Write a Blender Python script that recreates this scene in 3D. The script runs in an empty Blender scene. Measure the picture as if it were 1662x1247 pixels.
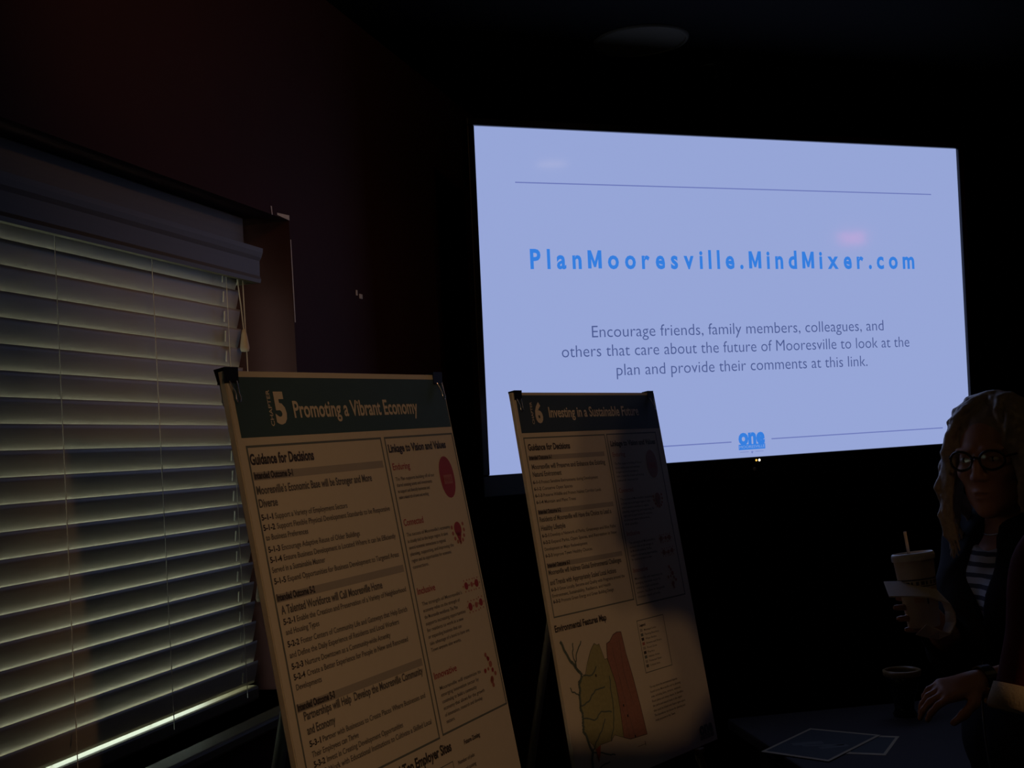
import bpy, bmesh, math, random
import numpy as np
from mathutils import Matrix, Vector

S = bpy.context.scene
COL = S.collection
random.seed(7)
EYE = 1.55                                   # camera height above the floor

# ------------------------------------------------------------------ camera
def RX(a): return Matrix.Rotation(a, 4, 'X')
def RY(a): return Matrix.Rotation(a, 4, 'Y')
def RZ(a): return Matrix.Rotation(a, 4, 'Z')
PITCH, ROLL = 0.053524, 0.062954
cam_d = bpy.data.cameras.new('camera')
cam = bpy.data.objects.new('camera', cam_d); COL.objects.link(cam)
cam_d.sensor_width = 36.0; cam_d.sensor_fit = 'HORIZONTAL'
cam_d.lens = 2069.77 * 36.0 / 1662.0
cam_d.clip_start = 0.02
R = RX(PITCH) @ RY(ROLL)
cm = Matrix.Identity(4)
for i in range(3):
    cm[i][0] = R[i][0]; cm[i][1] = R[i][2]; cm[i][2] = -R[i][1]
cm.translation = (0, 0, EYE)
cam.matrix_world = cm
S.camera = cam
S.view_settings.view_transform = 'Standard'; S.view_settings.look = 'None'
S.view_settings.exposure = 0.0; S.view_settings.gamma = 1.0
S.view_settings.use_curve_mapping = False
S.cycles.use_denoising = True
S.cycles.max_bounces = 10
S.cycles.diffuse_bounces = 6

# ------------------------------------------------------------------ daylight outside
W = bpy.data.worlds.new('daylight'); S.world = W; W.use_nodes = True
nt = W.node_tree; nt.nodes.clear()
wo = nt.nodes.new('ShaderNodeOutputWorld'); bg = nt.nodes.new('ShaderNodeBackground')
tc = nt.nodes.new('ShaderNodeTexCoord'); sp = nt.nodes.new('ShaderNodeSeparateXYZ')
cr = nt.nodes.new('ShaderNodeValToRGB'); mr = nt.nodes.new('ShaderNodeMapRange')
mr.inputs['From Min'].default_value = -0.3; mr.inputs['From Max'].default_value = 0.5
nt.links.new(tc.outputs['Generated'], sp.inputs[0]); nt.links.new(sp.outputs['Z'], mr.inputs['Value'])
nt.links.new(mr.outputs[0], cr.inputs[0]); nt.links.new(cr.outputs[0], bg.inputs[0])
cr.color_ramp.elements[0].color = (0.10, 0.115, 0.10, 1)
cr.color_ramp.elements[1].color = (0.72, 0.82, 0.73, 1)
bg.inputs[1].default_value = 10.0
nt.links.new(bg.outputs[0], wo.inputs[0])

# ------------------------------------------------------------------ room frame: s along the window wall, o towards the room, z up
YAWW = 1.3002018
RW = RZ(YAWW)
def room(s, o, z): return RW @ Vector((s, -o, z))
def room_m(s=0, o=0, z=0): return Matrix.Translation(room(s, o, z)) @ RW

WARM = (1.0, 0.53, 0.22)
BOARD_AIM = Vector((-0.13, 2.85, EYE - 0.35))
SPOT_POS = Vector((1.10, -0.15, EYE + 0.41))
def spot_light(name, pos, aim, energy, half, blend, rad, col=WARM):
    d = bpy.data.lights.new(name, 'SPOT'); o = bpy.data.objects.new(name, d); COL.objects.link(o)
    d.energy = energy; d.spot_size = 2 * math.radians(half); d.spot_blend = blend
    d.shadow_soft_size = rad; d.color = col
    o.location = pos; o.rotation_euler = (aim - pos).to_track_quat('-Z', 'Y').to_euler()
    return o
spot_light('board_spot', SPOT_POS, BOARD_AIM, 21, 20.5, 0.55, 0.03)
SPOT2_POS = SPOT_POS + Vector((0.14, -0.04, 0.0)); SPOT2_AIM = Vector((0.22, 3.14, EYE - 0.36))
spot_light('added_far_board_spot', SPOT2_POS, SPOT2_AIM, 13, 10.5, 0.45, 0.03)  # second spot, added only to brighten the farther board
WASH_POS = room(1.35, 0.15, EYE + 1.17)
spot_light('downlight_beam', WASH_POS, room(2.5, -1.3, EYE + 1.05), 16, 34, 1.0, 0.05)

# ------------------------------------------------------------------ materials
MATS = {}
def mat(name, col, rough=0.6, metal=0.0, noise=0.0, scale=30.0, bump=0.0, emit=None, estr=1.0, spec=0.5, alpha=None, trans=0.0, sss=0.0):
    if name in MATS: return MATS[name]
    m = bpy.data.materials.new(name); m.use_nodes = True; MATS[name] = m
    t = m.node_tree; b = t.nodes['Principled BSDF']
    b.inputs['Base Color'].default_value = (*col, 1); b.inputs['Roughness'].default_value = rough
    b.inputs['Metallic'].default_value = metal; b.inputs['Specular IOR Level'].default_value = spec
    if trans: b.inputs['Transmission Weight'].default_value = trans
    if emit:
        b.inputs['Emission Color'].default_value = (*emit, 1); b.inputs['Emission Strength'].default_value = estr
    if noise or bump:
        c = t.nodes.new('ShaderNodeTexCoord'); n = t.nodes.new('ShaderNodeTexNoise')
        n.inputs['Scale'].default_value = scale; n.inputs['Detail'].default_value = 5
        t.links.new(c.outputs['Object'], n.inputs['Vector'])
        if noise:
            mx = t.nodes.new('ShaderNodeMixRGB'); mx.blend_type = 'MIX'
            mx.inputs[1].default_value = (*[v * (1 - noise) for v in col], 1)
            mx.inputs[2].default_value = (*[min(1, v * (1 + noise)) for v in col], 1)
            t.links.new(n.outputs['Fac'], mx.inputs[0]); t.links.new(mx.outputs[0], b.inputs['Base Color'])
        if bump:
            bp = t.nodes.new('ShaderNodeBump'); bp.inputs['Strength'].default_value = bump; bp.inputs['Distance'].default_value = 0.002
            t.links.new(n.outputs['Fac'], bp.inputs['Height']); t.links.new(bp.outputs[0], b.inputs['Normal'])
    return m
def wood(name, c1, c2, rough=0.45, scale=(2, 40, 40)):
    if name in MATS: return MATS[name]
    m = mat(name, c1, rough); t = m.node_tree; b = t.nodes['Principled BSDF']
    c = t.nodes.new('ShaderNodeTexCoord'); mp = t.nodes.new('ShaderNodeMapping'); mp.inputs['Scale'].default_value = scale
    n = t.nodes.new('ShaderNodeTexNoise'); n.inputs['Scale'].default_value = 2; n.inputs['Detail'].default_value = 6
    mx = t.nodes.new('ShaderNodeMixRGB'); mx.inputs[1].default_value = (*c1, 1); mx.inputs[2].default_value = (*c2, 1)
    t.links.new(c.outputs['Object'], mp.inputs[0]); t.links.new(mp.outputs[0], n.inputs['Vector'])
    t.links.new(n.outputs['Fac'], mx.inputs[0]); t.links.new(mx.outputs[0], b.inputs['Base Color'])
    return m
def fabric(name, col, scale=400):
    return mat(name, col, 0.9, noise=0.25, scale=scale, bump=0.2, spec=0.15)

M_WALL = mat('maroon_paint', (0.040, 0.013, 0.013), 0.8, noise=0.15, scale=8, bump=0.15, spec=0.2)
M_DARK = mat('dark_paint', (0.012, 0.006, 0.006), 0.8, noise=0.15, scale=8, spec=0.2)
M_CEIL = mat('black_ceiling_paint', (0.0025, 0.0022, 0.002), 0.9, noise=0.2, scale=20, spec=0.1)
M_FLOOR = wood('dark_floor_wood', (0.05, 0.03, 0.02), (0.025, 0.014, 0.01), 0.5)
M_WAIN = wood('brown_wainscot', (0.10, 0.06, 0.035), (0.06, 0.035, 0.02), 0.5, (40, 40, 2))
M_BLIND = wood('blind_faux_wood', (0.44, 0.40, 0.34), (0.385, 0.35, 0.295), 0.4, (1, 60, 60))
M_VAL = wood('valance_wood', (0.125, 0.10, 0.055), (0.09, 0.072, 0.04), 0.5, (1, 60, 60))
M_CORD = mat('blind_cord', (0.75, 0.73, 0.66), 0.5, noise=0.1, scale=300)
M_TASSEL = mat('cream_tassel', (0.7, 0.62, 0.5), 0.5, noise=0.1, scale=90)
M_CHIP = mat('white_plaster_chip', (0.75, 0.75, 0.78), 0.9, noise=0.3, scale=200)
M_FRAME = mat('window_frame_vinyl', (0.6, 0.6, 0.58), 0.4, noise=0.05)
M_PAPER = mat('poster_paper', (0.80, 0.78, 0.74), 0.6, noise=0.03, scale=60, spec=0.3)
M_FOAM = mat('foam_board', (0.78, 0.74, 0.68), 0.8, noise=0.08, scale=120)
M_INK = mat('black_ink', (0.06, 0.055, 0.06), 0.6, noise=0.05)
M_INK2 = mat('grey_ink', (0.16, 0.16, 0.17), 0.6, noise=0.05)
M_RULE = mat('slate_ink', (0.17, 0.21, 0.23), 0.6, noise=0.05)
M_BAR = mat('grey_band_ink', (0.48, 0.47, 0.47), 0.6, noise=0.05)
M_RED = mat('red_ink', (0.42, 0.06, 0.075), 0.6, noise=0.1)
M_PINK = mat('pink_ink', (0.52, 0.20, 0.18), 0.6, noise=0.1)
M_HEAD = mat('teal_ink', (0.055, 0.115, 0.14), 0.6, noise=0.08)
M_HEAD6 = mat('navy_teal_ink', (0.05, 0.085, 0.13), 0.6, noise=0.08)
M_CREAM = mat('header_white', (0.80, 0.76, 0.70), 0.6, noise=0.03)
M_BLACK = mat('black_plastic', (0.012, 0.012, 0.013), 0.35, noise=0.1)
M_BEZEL = mat('glossy_black_bezel', (0.006, 0.006, 0.007), 0.22, noise=0.1)
M_STEEL = mat('bright_steel_wire', (0.75, 0.72, 0.68), 0.18, 1.0, noise=0.05)
M_ALU = mat('grey_easel_tube', (0.30, 0.32, 0.35), 0.45, 0.6, noise=0.1)
M_WOODEASEL = wood('brown_easel_wood', (0.22, 0.14, 0.08), (0.15, 0.09, 0.05), 0.5, (30, 30, 2))
M_POLE = mat('satin_black_pole', (0.06, 0.06, 0.05), 0.3, 0.8, noise=0.1)
M_GRILLE = mat('speaker_grille', (0.075, 0.06, 0.032), 0.8, noise=0.2, scale=400)
M_TABLE = wood('dark_red_tabletop', (0.016, 0.006, 0.005), (0.010, 0.004, 0.004), 0.8)
M_RIMGLINT = wood('tan_rim_glint', (0.30, 0.19, 0.08), (0.2, 0.12, 0.05), 0.3)
M_CHAIRD = wood('black_chair_wood', (0.02, 0.014, 0.01), (0.012, 0.008, 0.006), 0.5)
M_SKIN = mat('skin', (0.55, 0.30, 0.21), 0.5, noise=0.06, scale=60, bump=0.05)
M_SKIN2 = mat('tanned_skin', (0.42, 0.24, 0.16), 0.5, noise=0.06, scale=60, bump=0.05)
M_LIP = mat('lip', (0.42, 0.12, 0.11), 0.4)
M_EYE = mat('eye_white', (0.75, 0.72, 0.7), 0.15)
M_IRIS = mat('iris', (0.05, 0.06, 0.06), 0.1)
M_HAIR = mat('ash_blond_hair', (0.40, 0.34, 0.27), 0.45, noise=0.45, scale=90, bump=0.6)
M_HAIR2 = mat('brown_hair', (0.06, 0.035, 0.02), 0.5, noise=0.4, scale=90, bump=0.6)
M_JACKET = fabric('black_knit', (0.012, 0.012, 0.017))
M_TROUSER = fabric('charcoal_cloth', (0.015, 0.015, 0.017))
M_MAROON = fabric('maroon_jersey', (0.11, 0.014, 0.02))
M_CUFF = fabric('cream_rib_knit', (0.40, 0.34, 0.27))
M_BROWN = fabric('dark_brown_cloth', (0.05, 0.03, 0.022))
M_SHOE = mat('black_shoe_leather', (0.012, 0.012, 0.012), 0.4, noise=0.1)
M_GLASSFR = mat('dark_spectacle_frame', (0.01, 0.009, 0.009), 0.25)
M_CUP = mat('white_foam_cup', (0.72, 0.66, 0.58), 0.5, noise=0.05, scale=200)
M_LID = mat('cup_lid', (0.72, 0.74, 0.76), 0.3, noise=0.03)
M_STRAW = mat('pale_straw', (0.70, 0.62, 0.52), 0.4, noise=0.05)
M_PRINT = mat('dark_cup_print', (0.09, 0.08, 0.10), 0.5, noise=0.1)
M_TAN = mat('tan_cup_label', (0.72, 0.52, 0.36), 0.5, noise=0.1)
M_NAPKIN = mat('white_napkin', (0.78, 0.74, 0.72), 0.8, noise=0.06, scale=150, bump=0.2)
M_PHOTO = mat('dark_leaflet_print', (0.010, 0.012, 0.012), 0.7, noise=0.7, scale=25)
M_PHOTO2 = mat('grey_leaflet_print', (0.06, 0.06, 0.055), 0.7, noise=0.5, scale=25)
M_LEAF = mat('leaflet_paper', (0.36, 0.28, 0.16), 0.5, noise=0.05)
M_LAMPM = mat('lamp_black_metal', (0.03, 0.03, 0.03), 0.4, 0.7, noise=0.1)
def emis(name, col, strength, base=(0.01, 0.01, 0.01), rough=0.5):
    return mat(name, base, rough, emit=col, estr=strength)
M_LAMP = emis('warm_lamp_glow', (1.0, 0.68, 0.28), 3.2)
M_SPOTG = emis('spot_lamp_glow', (1.0, 0.72, 0.36), 3.0)
M_EXIT = emis('red_exit_glow', (1.0, 0.05, 0.08), 9.0)
M_SCREEN = emis('screen_glow', (0.305, 0.378, 0.68), 1.0, (0.004, 0.004, 0.005), 0.07)
M_SBLUE = emis('screen_blue', (0.035, 0.205, 0.72), 1.0, (0.004, 0.004, 0.005), 0.07)
M_SGREY = emis('screen_slate', (0.07, 0.10, 0.27), 1.0, (0.004, 0.004, 0.005), 0.07)
M_SLINE = emis('screen_rule', (0.15, 0.19, 0.48), 1.0, (0.004, 0.004, 0.005), 0.07)
M_SPALE = emis('screen_pale', (0.22, 0.36, 0.72), 1.0, (0.004, 0.004, 0.005), 0.07)
M_LEDY = emis('amber_indicator', (1.0, 0.55, 0.08), 1.3)
M_LEDW = emis('white_indicator', (1.0, 0.85, 0.6), 2.0)

# clear pane: mostly see-through with a faint mirror
M_PANE = bpy.data.materials.new('window_glass'); M_PANE.use_nodes = True
t = M_PANE.node_tree; t.nodes.clear()
a = t.nodes.new('ShaderNodeOutputMaterial'); b1 = t.nodes.new('ShaderNodeBsdfTransparent'); b2 = t.nodes.new('ShaderNodeBsdfGlossy'); mx = t.nodes.new('ShaderNodeMixShader')
b1.inputs[0].default_value = (0.93, 0.96, 0.94, 1); b2.inputs['Roughness'].default_value = 0.02; mx.inputs[0].default_value = 0.05
t.links.new(b1.outputs[0], mx.inputs[1]); t.links.new(b2.outputs[0], mx.inputs[2]); t.links.new(mx.outputs[0], a.inputs[0])
M_LENS = M_PANE.copy(); M_LENS.name = 'spectacle_lens'

# ------------------------------------------------------------------ mesh helpers
class MB:
    """collects shapes and links them as one mesh object"""
    def __init__(self): self.v = []; self.f = []; self.mi = []; self.mats = []; self.sm = []
    def m(self, material):
        if material not in self.mats: self.mats.append(material)
        return self.mats.index(material)
    def add(self, vs, fs, material, smooth=False):
        k = len(self.v); i = self.m(material)
        self.v += [tuple(p) for p in vs]
        for f in fs: self.f.append(tuple(k + q for q in f)); self.mi.append(i); self.sm.append(smooth)
        return self
    def box(self, a, b, material, bevel=0.0, tf=None):
        bm = bmesh.new(); bmesh.ops.create_cube(bm, size=1)
        a = Vector(a); b = Vector(b); c = (a + b) / 2; d = b - a
        for v in bm.verts: v.co = Vector((v.co.x * d.x, v.co.y * d.y, v.co.z * d.z)) + c
        if bevel: bmesh.ops.bevel(bm, geom=bm.edges[:], offset=bevel, segments=2, profile=0.5, affect='EDGES')
        return self.bm(bm, material, tf)
    def bm(self, bm, material, tf=None, smooth=False):
        bm.verts.index_update()
        vs = [(tf @ v.co) if tf else v.co.copy() for v in bm.verts]
        fs = [[v.index for v in f.verts] for f in bm.faces]
        bm.free(); return self.add(vs, fs, material, smooth)
    def tube(self, pts, r, material, n=10, caps=True, flat=1.0):
        pts = [Vector(p) for p in pts]; rs = r if isinstance(r, (list, tuple)) else [r] * len(pts)
        vs, fs = [], []; prev = None
        for i, p in enumerate(pts):
            d = (pts[min(i + 1, len(pts) - 1)] - pts[max(i - 1, 0)])
            d = d.normalized() if d.length > 1e-9 else Vector((0, 0, 1))
            if prev is None:
                up = Vector((0, 0, 1)) if abs(d.z) < 0.9 else Vector((1, 0, 0))
                u = d.cross(up).normalized()
            else:
                u = (prev - d * prev.dot(d)).normalized()
            prev = u; w = d.cross(u)
            for k in range(n):
                a = 2 * math.pi * k / n
                vs.append(p + (u * math.cos(a) + w * math.sin(a) * flat) * rs[i])
        for i in range(len(pts) - 1):
            for k in range(n):
                fs.append((i * n + k, i * n + (k + 1) % n, (i + 1) * n + (k + 1) % n, (i + 1) * n + k))
        self.add(vs, fs, material, True)
        if caps:
            self.add(vs[:n], [tuple(range(n))[::-1]], material); self.add(vs[-n:], [tuple(range(n))], material)
        return self
    def lathe(self, prof, material, n=40, tf=None):
        vs, fs = [], []
        for (r, z) in prof:
            for k in range(n):
                a = 2 * math.pi * k / n; p = Vector((r * math.cos(a), r * math.sin(a), z)); vs.append(tf @ p if tf else p)
        for i in range(len(prof) - 1):
            for k in range(n): fs.append((i * n + k, i * n + (k + 1) % n, (i + 1) * n + (k + 1) % n, (i + 1) * n + k))
        return self.add(vs, fs, material, True)
    def poly(self, pts, material): return self.add(pts, [tuple(range(len(pts)))], material)
    def build(self, name, parent=None, mw=None):
        me = bpy.data.meshes.new(name); me.from_pydata([tuple(p) for p in self.v], [], self.f)
        for m_ in self.mats: me.materials.append(m_)
        me.polygons.foreach_set('material_index', self.mi); me.polygons.foreach_set('use_smooth', self.sm)
        me.update(); o = bpy.data.objects.new(name, me); COL.objects.link(o)
        if parent: o.parent = parent
        if mw is not None: o.matrix_world = mw
        return o
def tag(o, label=None, cat=None, group=None, kind=None):
    if label: o['label'] = label
    if cat: o['category'] = cat
    if group: o['group'] = group
    if kind: o['kind'] = kind
    return o
def empty(name, mw, label, cat, group=None):
    o = bpy.data.objects.new(name, None); COL.objects.link(o); o.matrix_world = mw; o.empty_display_size = 0.1
    return tag(o, label, cat, group)
def structure(o): o['kind'] = 'structure'; return o

# ------------------------------------------------------------------ room shell
LW = -1.272            # window wall plane
S0, S1, OR = -3.2, 6.2, 4.6
ZC = EYE + 1.2
ops, ope, opt, opb = 0.85, 2.722, EYE + 0.575, EYE - 0.5135
mw = room_m()
w = MB(); rail = EYE - 0.745; T = 0.22
def wallbox(s_a, s_b, z_a, z_b, m_): w.box((s_a, -LW, z_a), (s_b, -LW + T, z_b), m_)
wallbox(S0, S1, 0, rail, M_WAIN)
wallbox(S0, S1, rail, opb, M_WALL)
wallbox(S0, ops, opb, opt, M_WALL); wallbox(ope, S1, opb, opt, M_WALL)
wallbox(S0, S1, opt, ZC, M_WALL)
wall_left = structure(w.build('wall_left', mw=mw))
# chipped corner bead and little marks on that wall
def chip(s_a, s_b, z_a, z_b, name='paint_chip'):
    MB().box((s_a, -LW - 0.0015, EYE + z_a), (s_b, -LW + 0.001, EYE + z_b), M_CHIP).build(name, wall_left)
wl = MB().poly([(2.628, -LW - 0.001, EYE + 0.594), (2.632, -LW - 0.001, EYE + 0.574), (2.636, -LW - 0.001, EYE + 0.574), (2.634, -LW - 0.001, EYE + 0.594)], M_CHIP)
wl.poly([(2.66, -LW - 0.001, EYE + 0.583), (2.66, -LW - 0.001, EYE + 0.578), (2.724, -LW - 0.001, EYE + 0.575), (2.724, -LW - 0.001, EYE + 0.587)], M_CHIP)
wl.build('paint_chip', wall_left)
MB().poly([(2.7225, -LW - 0.001, EYE + 0.53), (2.7265, -LW - 0.001, EYE + 0.53), (2.7275, -LW - 0.001, EYE + 0.335), (2.7225, -LW - 0.001, EYE + 0.335)], M_CHIP).build('paint_chip', wall_left)
chip(3.108, 3.117, 0.438, 0.452, 'wall_plug'); chip(3.130, 3.150, 0.432, 0.444, 'wall_plug')
structure(MB().box((S0, -LW - 0.025, rail - 0.03), (S1, -LW, rail + 0.012), M_WAIN, 0.006).build('trim_1', mw=mw))
structure(MB().box((S0, -LW - 0.014, 0), (S1, -LW, 0.11), M_DARK, 0.004).build('baseboard_left', mw=mw))
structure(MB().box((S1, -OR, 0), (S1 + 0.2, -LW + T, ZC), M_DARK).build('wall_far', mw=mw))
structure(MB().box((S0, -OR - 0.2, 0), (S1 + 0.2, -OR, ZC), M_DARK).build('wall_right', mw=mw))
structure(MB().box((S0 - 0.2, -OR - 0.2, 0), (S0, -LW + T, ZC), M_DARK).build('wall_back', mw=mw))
structure(MB().box((S0 - 0.2, -OR - 0.2, -0.1), (S1 + 0.2, -LW + T, 0), M_FLOOR).build('floor', mw=mw))
structure(MB().box((S0 - 0.2, -OR - 0.2, ZC), (S1 + 0.2, -LW + T, ZC + 0.1), M_CEIL).build('ceiling', mw=mw))
# window in the opening
yf = -LW + 0.15
wf = MB()
wf.box((ops, yf, opb), (ops + 0.045, yf + 0.05, opt), M_FRAME, 0.004).box((ope - 0.15, yf, opb), (ope, yf + 0.05, opt), M_DARK, 0.004)  # right stile made wide and dark to block daylight from the jamb
wf.box((ops + 0.045, yf, opb), (ope - 0.15, yf + 0.05, opb + 0.045), M_FRAME, 0.004).box((ops + 0.045, yf, opt - 0.045), (ope - 0.15, yf + 0.05, opt), M_FRAME, 0.004)
sm_ = (ops + ope) / 2
wf.box((sm_ - 0.025, yf + 0.005, opb + 0.045), (sm_ + 0.025, yf + 0.045, opt - 0.045), M_FRAME, 0.004)
win = structure(wf.build('window_1', mw=mw))
MB().box((ops + 0.045, yf + 0.022, opb + 0.045), (sm_ - 0.025, yf + 0.026, opt - 0.045), M_PANE).box((sm_ + 0.025, yf + 0.022, opb + 0.045), (ope - 0.15, yf + 0.026, opt - 0.045), M_PANE).build('window_pane', win)
MB().box((ops - 0.03, -LW - 0.05, opb - 0.025), (ope + 0.04, yf, opb), M_VAL, 0.006).build("window_sill", win)

# ------------------------------------------------------------------ window blind
BO = -1.352
bl = empty('window_blind', room_m((ops + 2.6) / 2, BO, opb), 'cream slatted window blind, almost closed, daylight glowing between its slats', 'blind')
def bpart(mb, name, parent=bl):
    o = mb.build(name); o.parent = parent
    if parent is bl: o.matrix_parent_inverse = bl.matrix_world.inverted()
    o.matrix_world = mw
    return o
bs0, bs1 = ops + 0.03, 2.597
tilt = math.radians(75); pitch = 0.04355
sl = MB(); ns = 7
nslat = 21
for k in range(nslat):
    zc = EYE + 0.4 - k * pitch + 0.022
    top, bot = [], []
    for j in range(ns):
        q = (j / (ns - 1) - 0.5) * 0.0505
        crown = -0.0012 * (1 - (2 * j / (ns - 1) - 1) ** 2)
        for lst, th in ((top, 0.0008), (bot, -0.0008)):
            yy = q; zz = crown + th        # flat slat: y outwards, z up
            # tilt: inner (room side) edge up, outer edge down
            y2 = yy * math.cos(tilt) + zz * math.sin(tilt); z2 = -yy * math.sin(tilt) + zz * math.cos(tilt)
            lst.append((y2, z2))
    ring = top + bot[::-1]; n = len(ring)
    vs = [(bs0, -BO + y, zc + z) for y, z in ring] + [(bs1, -BO + y, zc + z) for y, z in ring]
    fs = [(i, (i + 1) % n, n + (i + 1) % n, n + i) for i in range(n)]
    sl.add(vs, fs, M_BLIND, True); sl.add(vs[:n], [tuple(range(n))[::-1]], M_BLIND); sl.add(vs[n:], [tuple(range(n))], M_BLIND)
bpart(sl, 'slats')
# valance: moulded front board with returns
prof = [(0.0, 0.0), (-0.012, 0.0), (-0.014, 0.008), (-0.011, 0.016), (-0.012, 0.05), (-0.017, 0.058), (-0.021, 0.068), (-0.022, 0.078), (0.0, 0.078)]
va = MB(); z0 = EYE + 0.417; y0 = 1.31; n = len(prof); ve = 2.612
vs = [(ops + 0.01, y0 + y, z0 + z) for y, z in prof] + [(ve, y0 + y, z0 + z) for y, z in prof]
va.add(vs, [(i, (i + 1) % n, n + (i + 1) % n, n + i) for i in range(n)], M_VAL)
va.add(vs[:n], [tuple(range(n))], M_VAL); va.add(vs[n:], [tuple(range(n))[::-1]], M_VAL)
va.box((ve - 0.012, y0, z0), (ve, y0 + 0.07, z0 + 0.078), M_VAL)
bpart(va, 'valance')
bpart(MB().box((bs0, -BO - 0.02, EYE + 0.440), (bs1 + 0.012, -BO + 0.03, EYE + 0.570), M_VAL, 0.003), 'head_rail_light_block')  # head rail made taller, up to the soffit, to block daylight
bpart(MB().box((bs0, -BO - 0.004, EYE - 0.512), (bs1 + 0.006, -BO + 0.034, EYE - 0.480), M_VAL, 0.006), 'bottom_rail')
for sx in (1.275, 1.585, 1.895, 2.205, 2.505):
    c = MB(); heavy = sx > 2.4
    for dy in (-0.0255, 0.0255):
        c.tube([(sx, -BO + dy, EYE + 0.44), (sx, -BO + dy, EYE - 0.49)], 0.0009, M_CORD, 5)
    for k in range(nslat):
        zc = EYE + 0.4 - k * pitch + 0.022
        c.tube([(sx - (0.001 if heavy else 0.003), -BO - (0.018 if heavy else 0.0265), zc + 0.012), (sx + (0.007 if heavy else 0.0), -BO - (0.012 if heavy else 0.0265), zc - 0.010)][::-1], 0.0019 if heavy else 0.0006, M_CORD, 5)
    bpart(c, 'ladder_cord')
for (s_a, s_b, zt, zb) in ((2.545, 2.566, 0.43, 0.300), (2.572, 2.579, 0.43, -0.255)):
    yy = 1.322
    pc = bpart(MB().tube([(s_a, yy, EYE + zt), (s_a * 0.4 + s_b * 0.6, yy, EYE + (zt + zb) / 2), (s_b, yy, EYE + zb)], 0.0014, M_CORD, 6), 'pull_cord')
    ts = MB().lathe([(0.0005, 0.03), (0.003, 0.029), (0.005, 0.02), (0.0075, 0.004), (0.0085, -0.004), (0.007, -0.01), (0.0005, -0.011)], M_TASSEL, 14, Matrix.Translation((s_b, yy, EYE + zb - 0.026)) @ Matrix.Scale(1.25, 4))
    o = ts.build('cord_tassel'); o.parent = pc

# ------------------------------------------------------------------ lettering helper
_tc = {}
def glyphs(txt, bold, spacing=1.0):
    key = (txt, bold, spacing)
    if key in _tc: return _tc[key]
    cu = bpy.data.curves.new('t', 'FONT'); cu.body = txt; cu.size = 1.0; cu.resolution_u = 3; cu.offset = bold; cu.space_character = spacing
    cu.fill_mode = 'FRONT' if hasattr(cu, 'fill_mode') else None
    o = bpy.data.objects.new('t', cu); COL.objects.link(o)
    dg = bpy.context.evaluated_depsgraph_get(); dg.update()
    me = bpy.data.meshes.new_from_object(o.evaluated_get(dg))
    vs = [(v.co.x, v.co.y) for v in me.vertices]; fs = [tuple(p.vertices) for p in me.polygons]
    bpy.data.objects.remove(o); bpy.data.curves.remove(cu); bpy.data.meshes.remove(me)
    _tc[key] = (vs, fs); return _tc[key]
CAP = max(v[1] for v in glyphs('H', 0.0)[0])
def put_text(mb, txt, material, x, z, capH, width=None, bold=0.0, tf=None, y=0.0, cond=0.72, align='L', spacing=1.0, rot=False):
    """text in a local x/z plane (facing -y): x left, z baseline, capH cap height, width exact fit"""
    vs, fs = glyphs(txt, bold, spacing)
    if not vs: return
    lo = min(v[0] for v in vs); hi = max(v[0] for v in vs)
    sy = capH / CAP; sx = (width / (hi - lo)) if width else sy * cond
    wd = (hi - lo) * sx
    x0 = x if align == 'L' else x - wd / 2
    out = []
    for (a_, b_) in vs:
        px = (a_ - lo) * sx; pz = b_ * sy
        out.append((x - pz, y, z + px) if rot else (x0 + px, y, z + pz))
    mb.add(out, fs, material)

# ------------------------------------------------------------------ television
TW, TH = 1.7707, 0.9960
TVM = Matrix.Translation(Vector((0.73738, 3.9611, 0.4368 + EYE))) @ RZ(0.4111563) @ RX(0.0430851)
tv = empty('television', TVM @ Matrix.Translation((0, 0.03, -TH / 2 - 0.07)), 'large wide television hanging from the ceiling, showing a pale blue slide with a web address', 'television')
TO = Matrix.Translation((0, -0.03, TH / 2 + 0.07))
def tvp(mb, name, parent=None):
    o = mb.build(name, parent or tv)
    if parent is None: o.matrix_local = TO
    return o
bz = 0.022; bb = 0.062
h = MB()
x1, z1 = TW / 2, TH / 2
h.box((-x1 - bz, -0.012, z1), (x1 + bz, 0.03, z1 + bz), M_BEZEL, 0.003)
h.box((-x1 - bz, -0.012, -z1 - bb), (x1 + bz, 0.03, -z1), M_BEZEL, 0.003)
h.box((-x1 - bz, -0.012, -z1), (-x1, 0.03, z1), M_BEZEL, 0.003).box((x1, -0.012, -z1), (x1 + bz, 0.03, z1), M_BEZEL, 0.003)
tvp(h, 'bezel')
tvp(MB().box((-x1 - bz + 0.003, 0.012, -z1 - bb + 0.003), (x1 + bz - 0.003, 0.045, z1 + bz - 0.003), M_BLACK, 0.006).box((-x1 * 0.75, 0.04, -z1 * 0.8), (x1 * 0.75, 0.085, z1 * 0.55), M_BLACK, 0.012), 'back_cover')
screen = tvp(MB().poly([(-x1, 0.0, -z1), (x1, 0.0, -z1), (x1, 0.0, z1), (-x1, 0.0, z1)], M_SCREEN), 'screen')
ty = -0.0006
def rule(mb, xa, xb, z, th, material, y=ty): mb.poly([(xa, y, z - th / 2), (xb, y, z - th / 2), (xb, y, z + th / 2), (xa, y, z + th / 2)], material)
for ru in ((-0.7613, 0.7675, 0.340), (-0.72, -0.0696, -0.4480), (0.0788, 0.7671, -0.4456)):
    r_ = MB(); rule(r_, *ru, 0.0035, M_SLINE); tvp(r_, 'slide_rule', screen)
a_ = MB()
adr = 'PlanMooresville.MindMixer.com'; capA = 0.054; syA = capA / CAP; sxA = syA * 0.86
def glyph_w(ch):
    if ch == 'M': return 0.046
    v_ = glyphs(ch, 0.030)[0]; return (max(q[0] for q in v_) - min(q[0] for q in v_)) * sxA
gap = (1.406 - sum(glyph_w(c) for c in adr)) / (len(adr) - 1); xx = -0.7249
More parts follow.
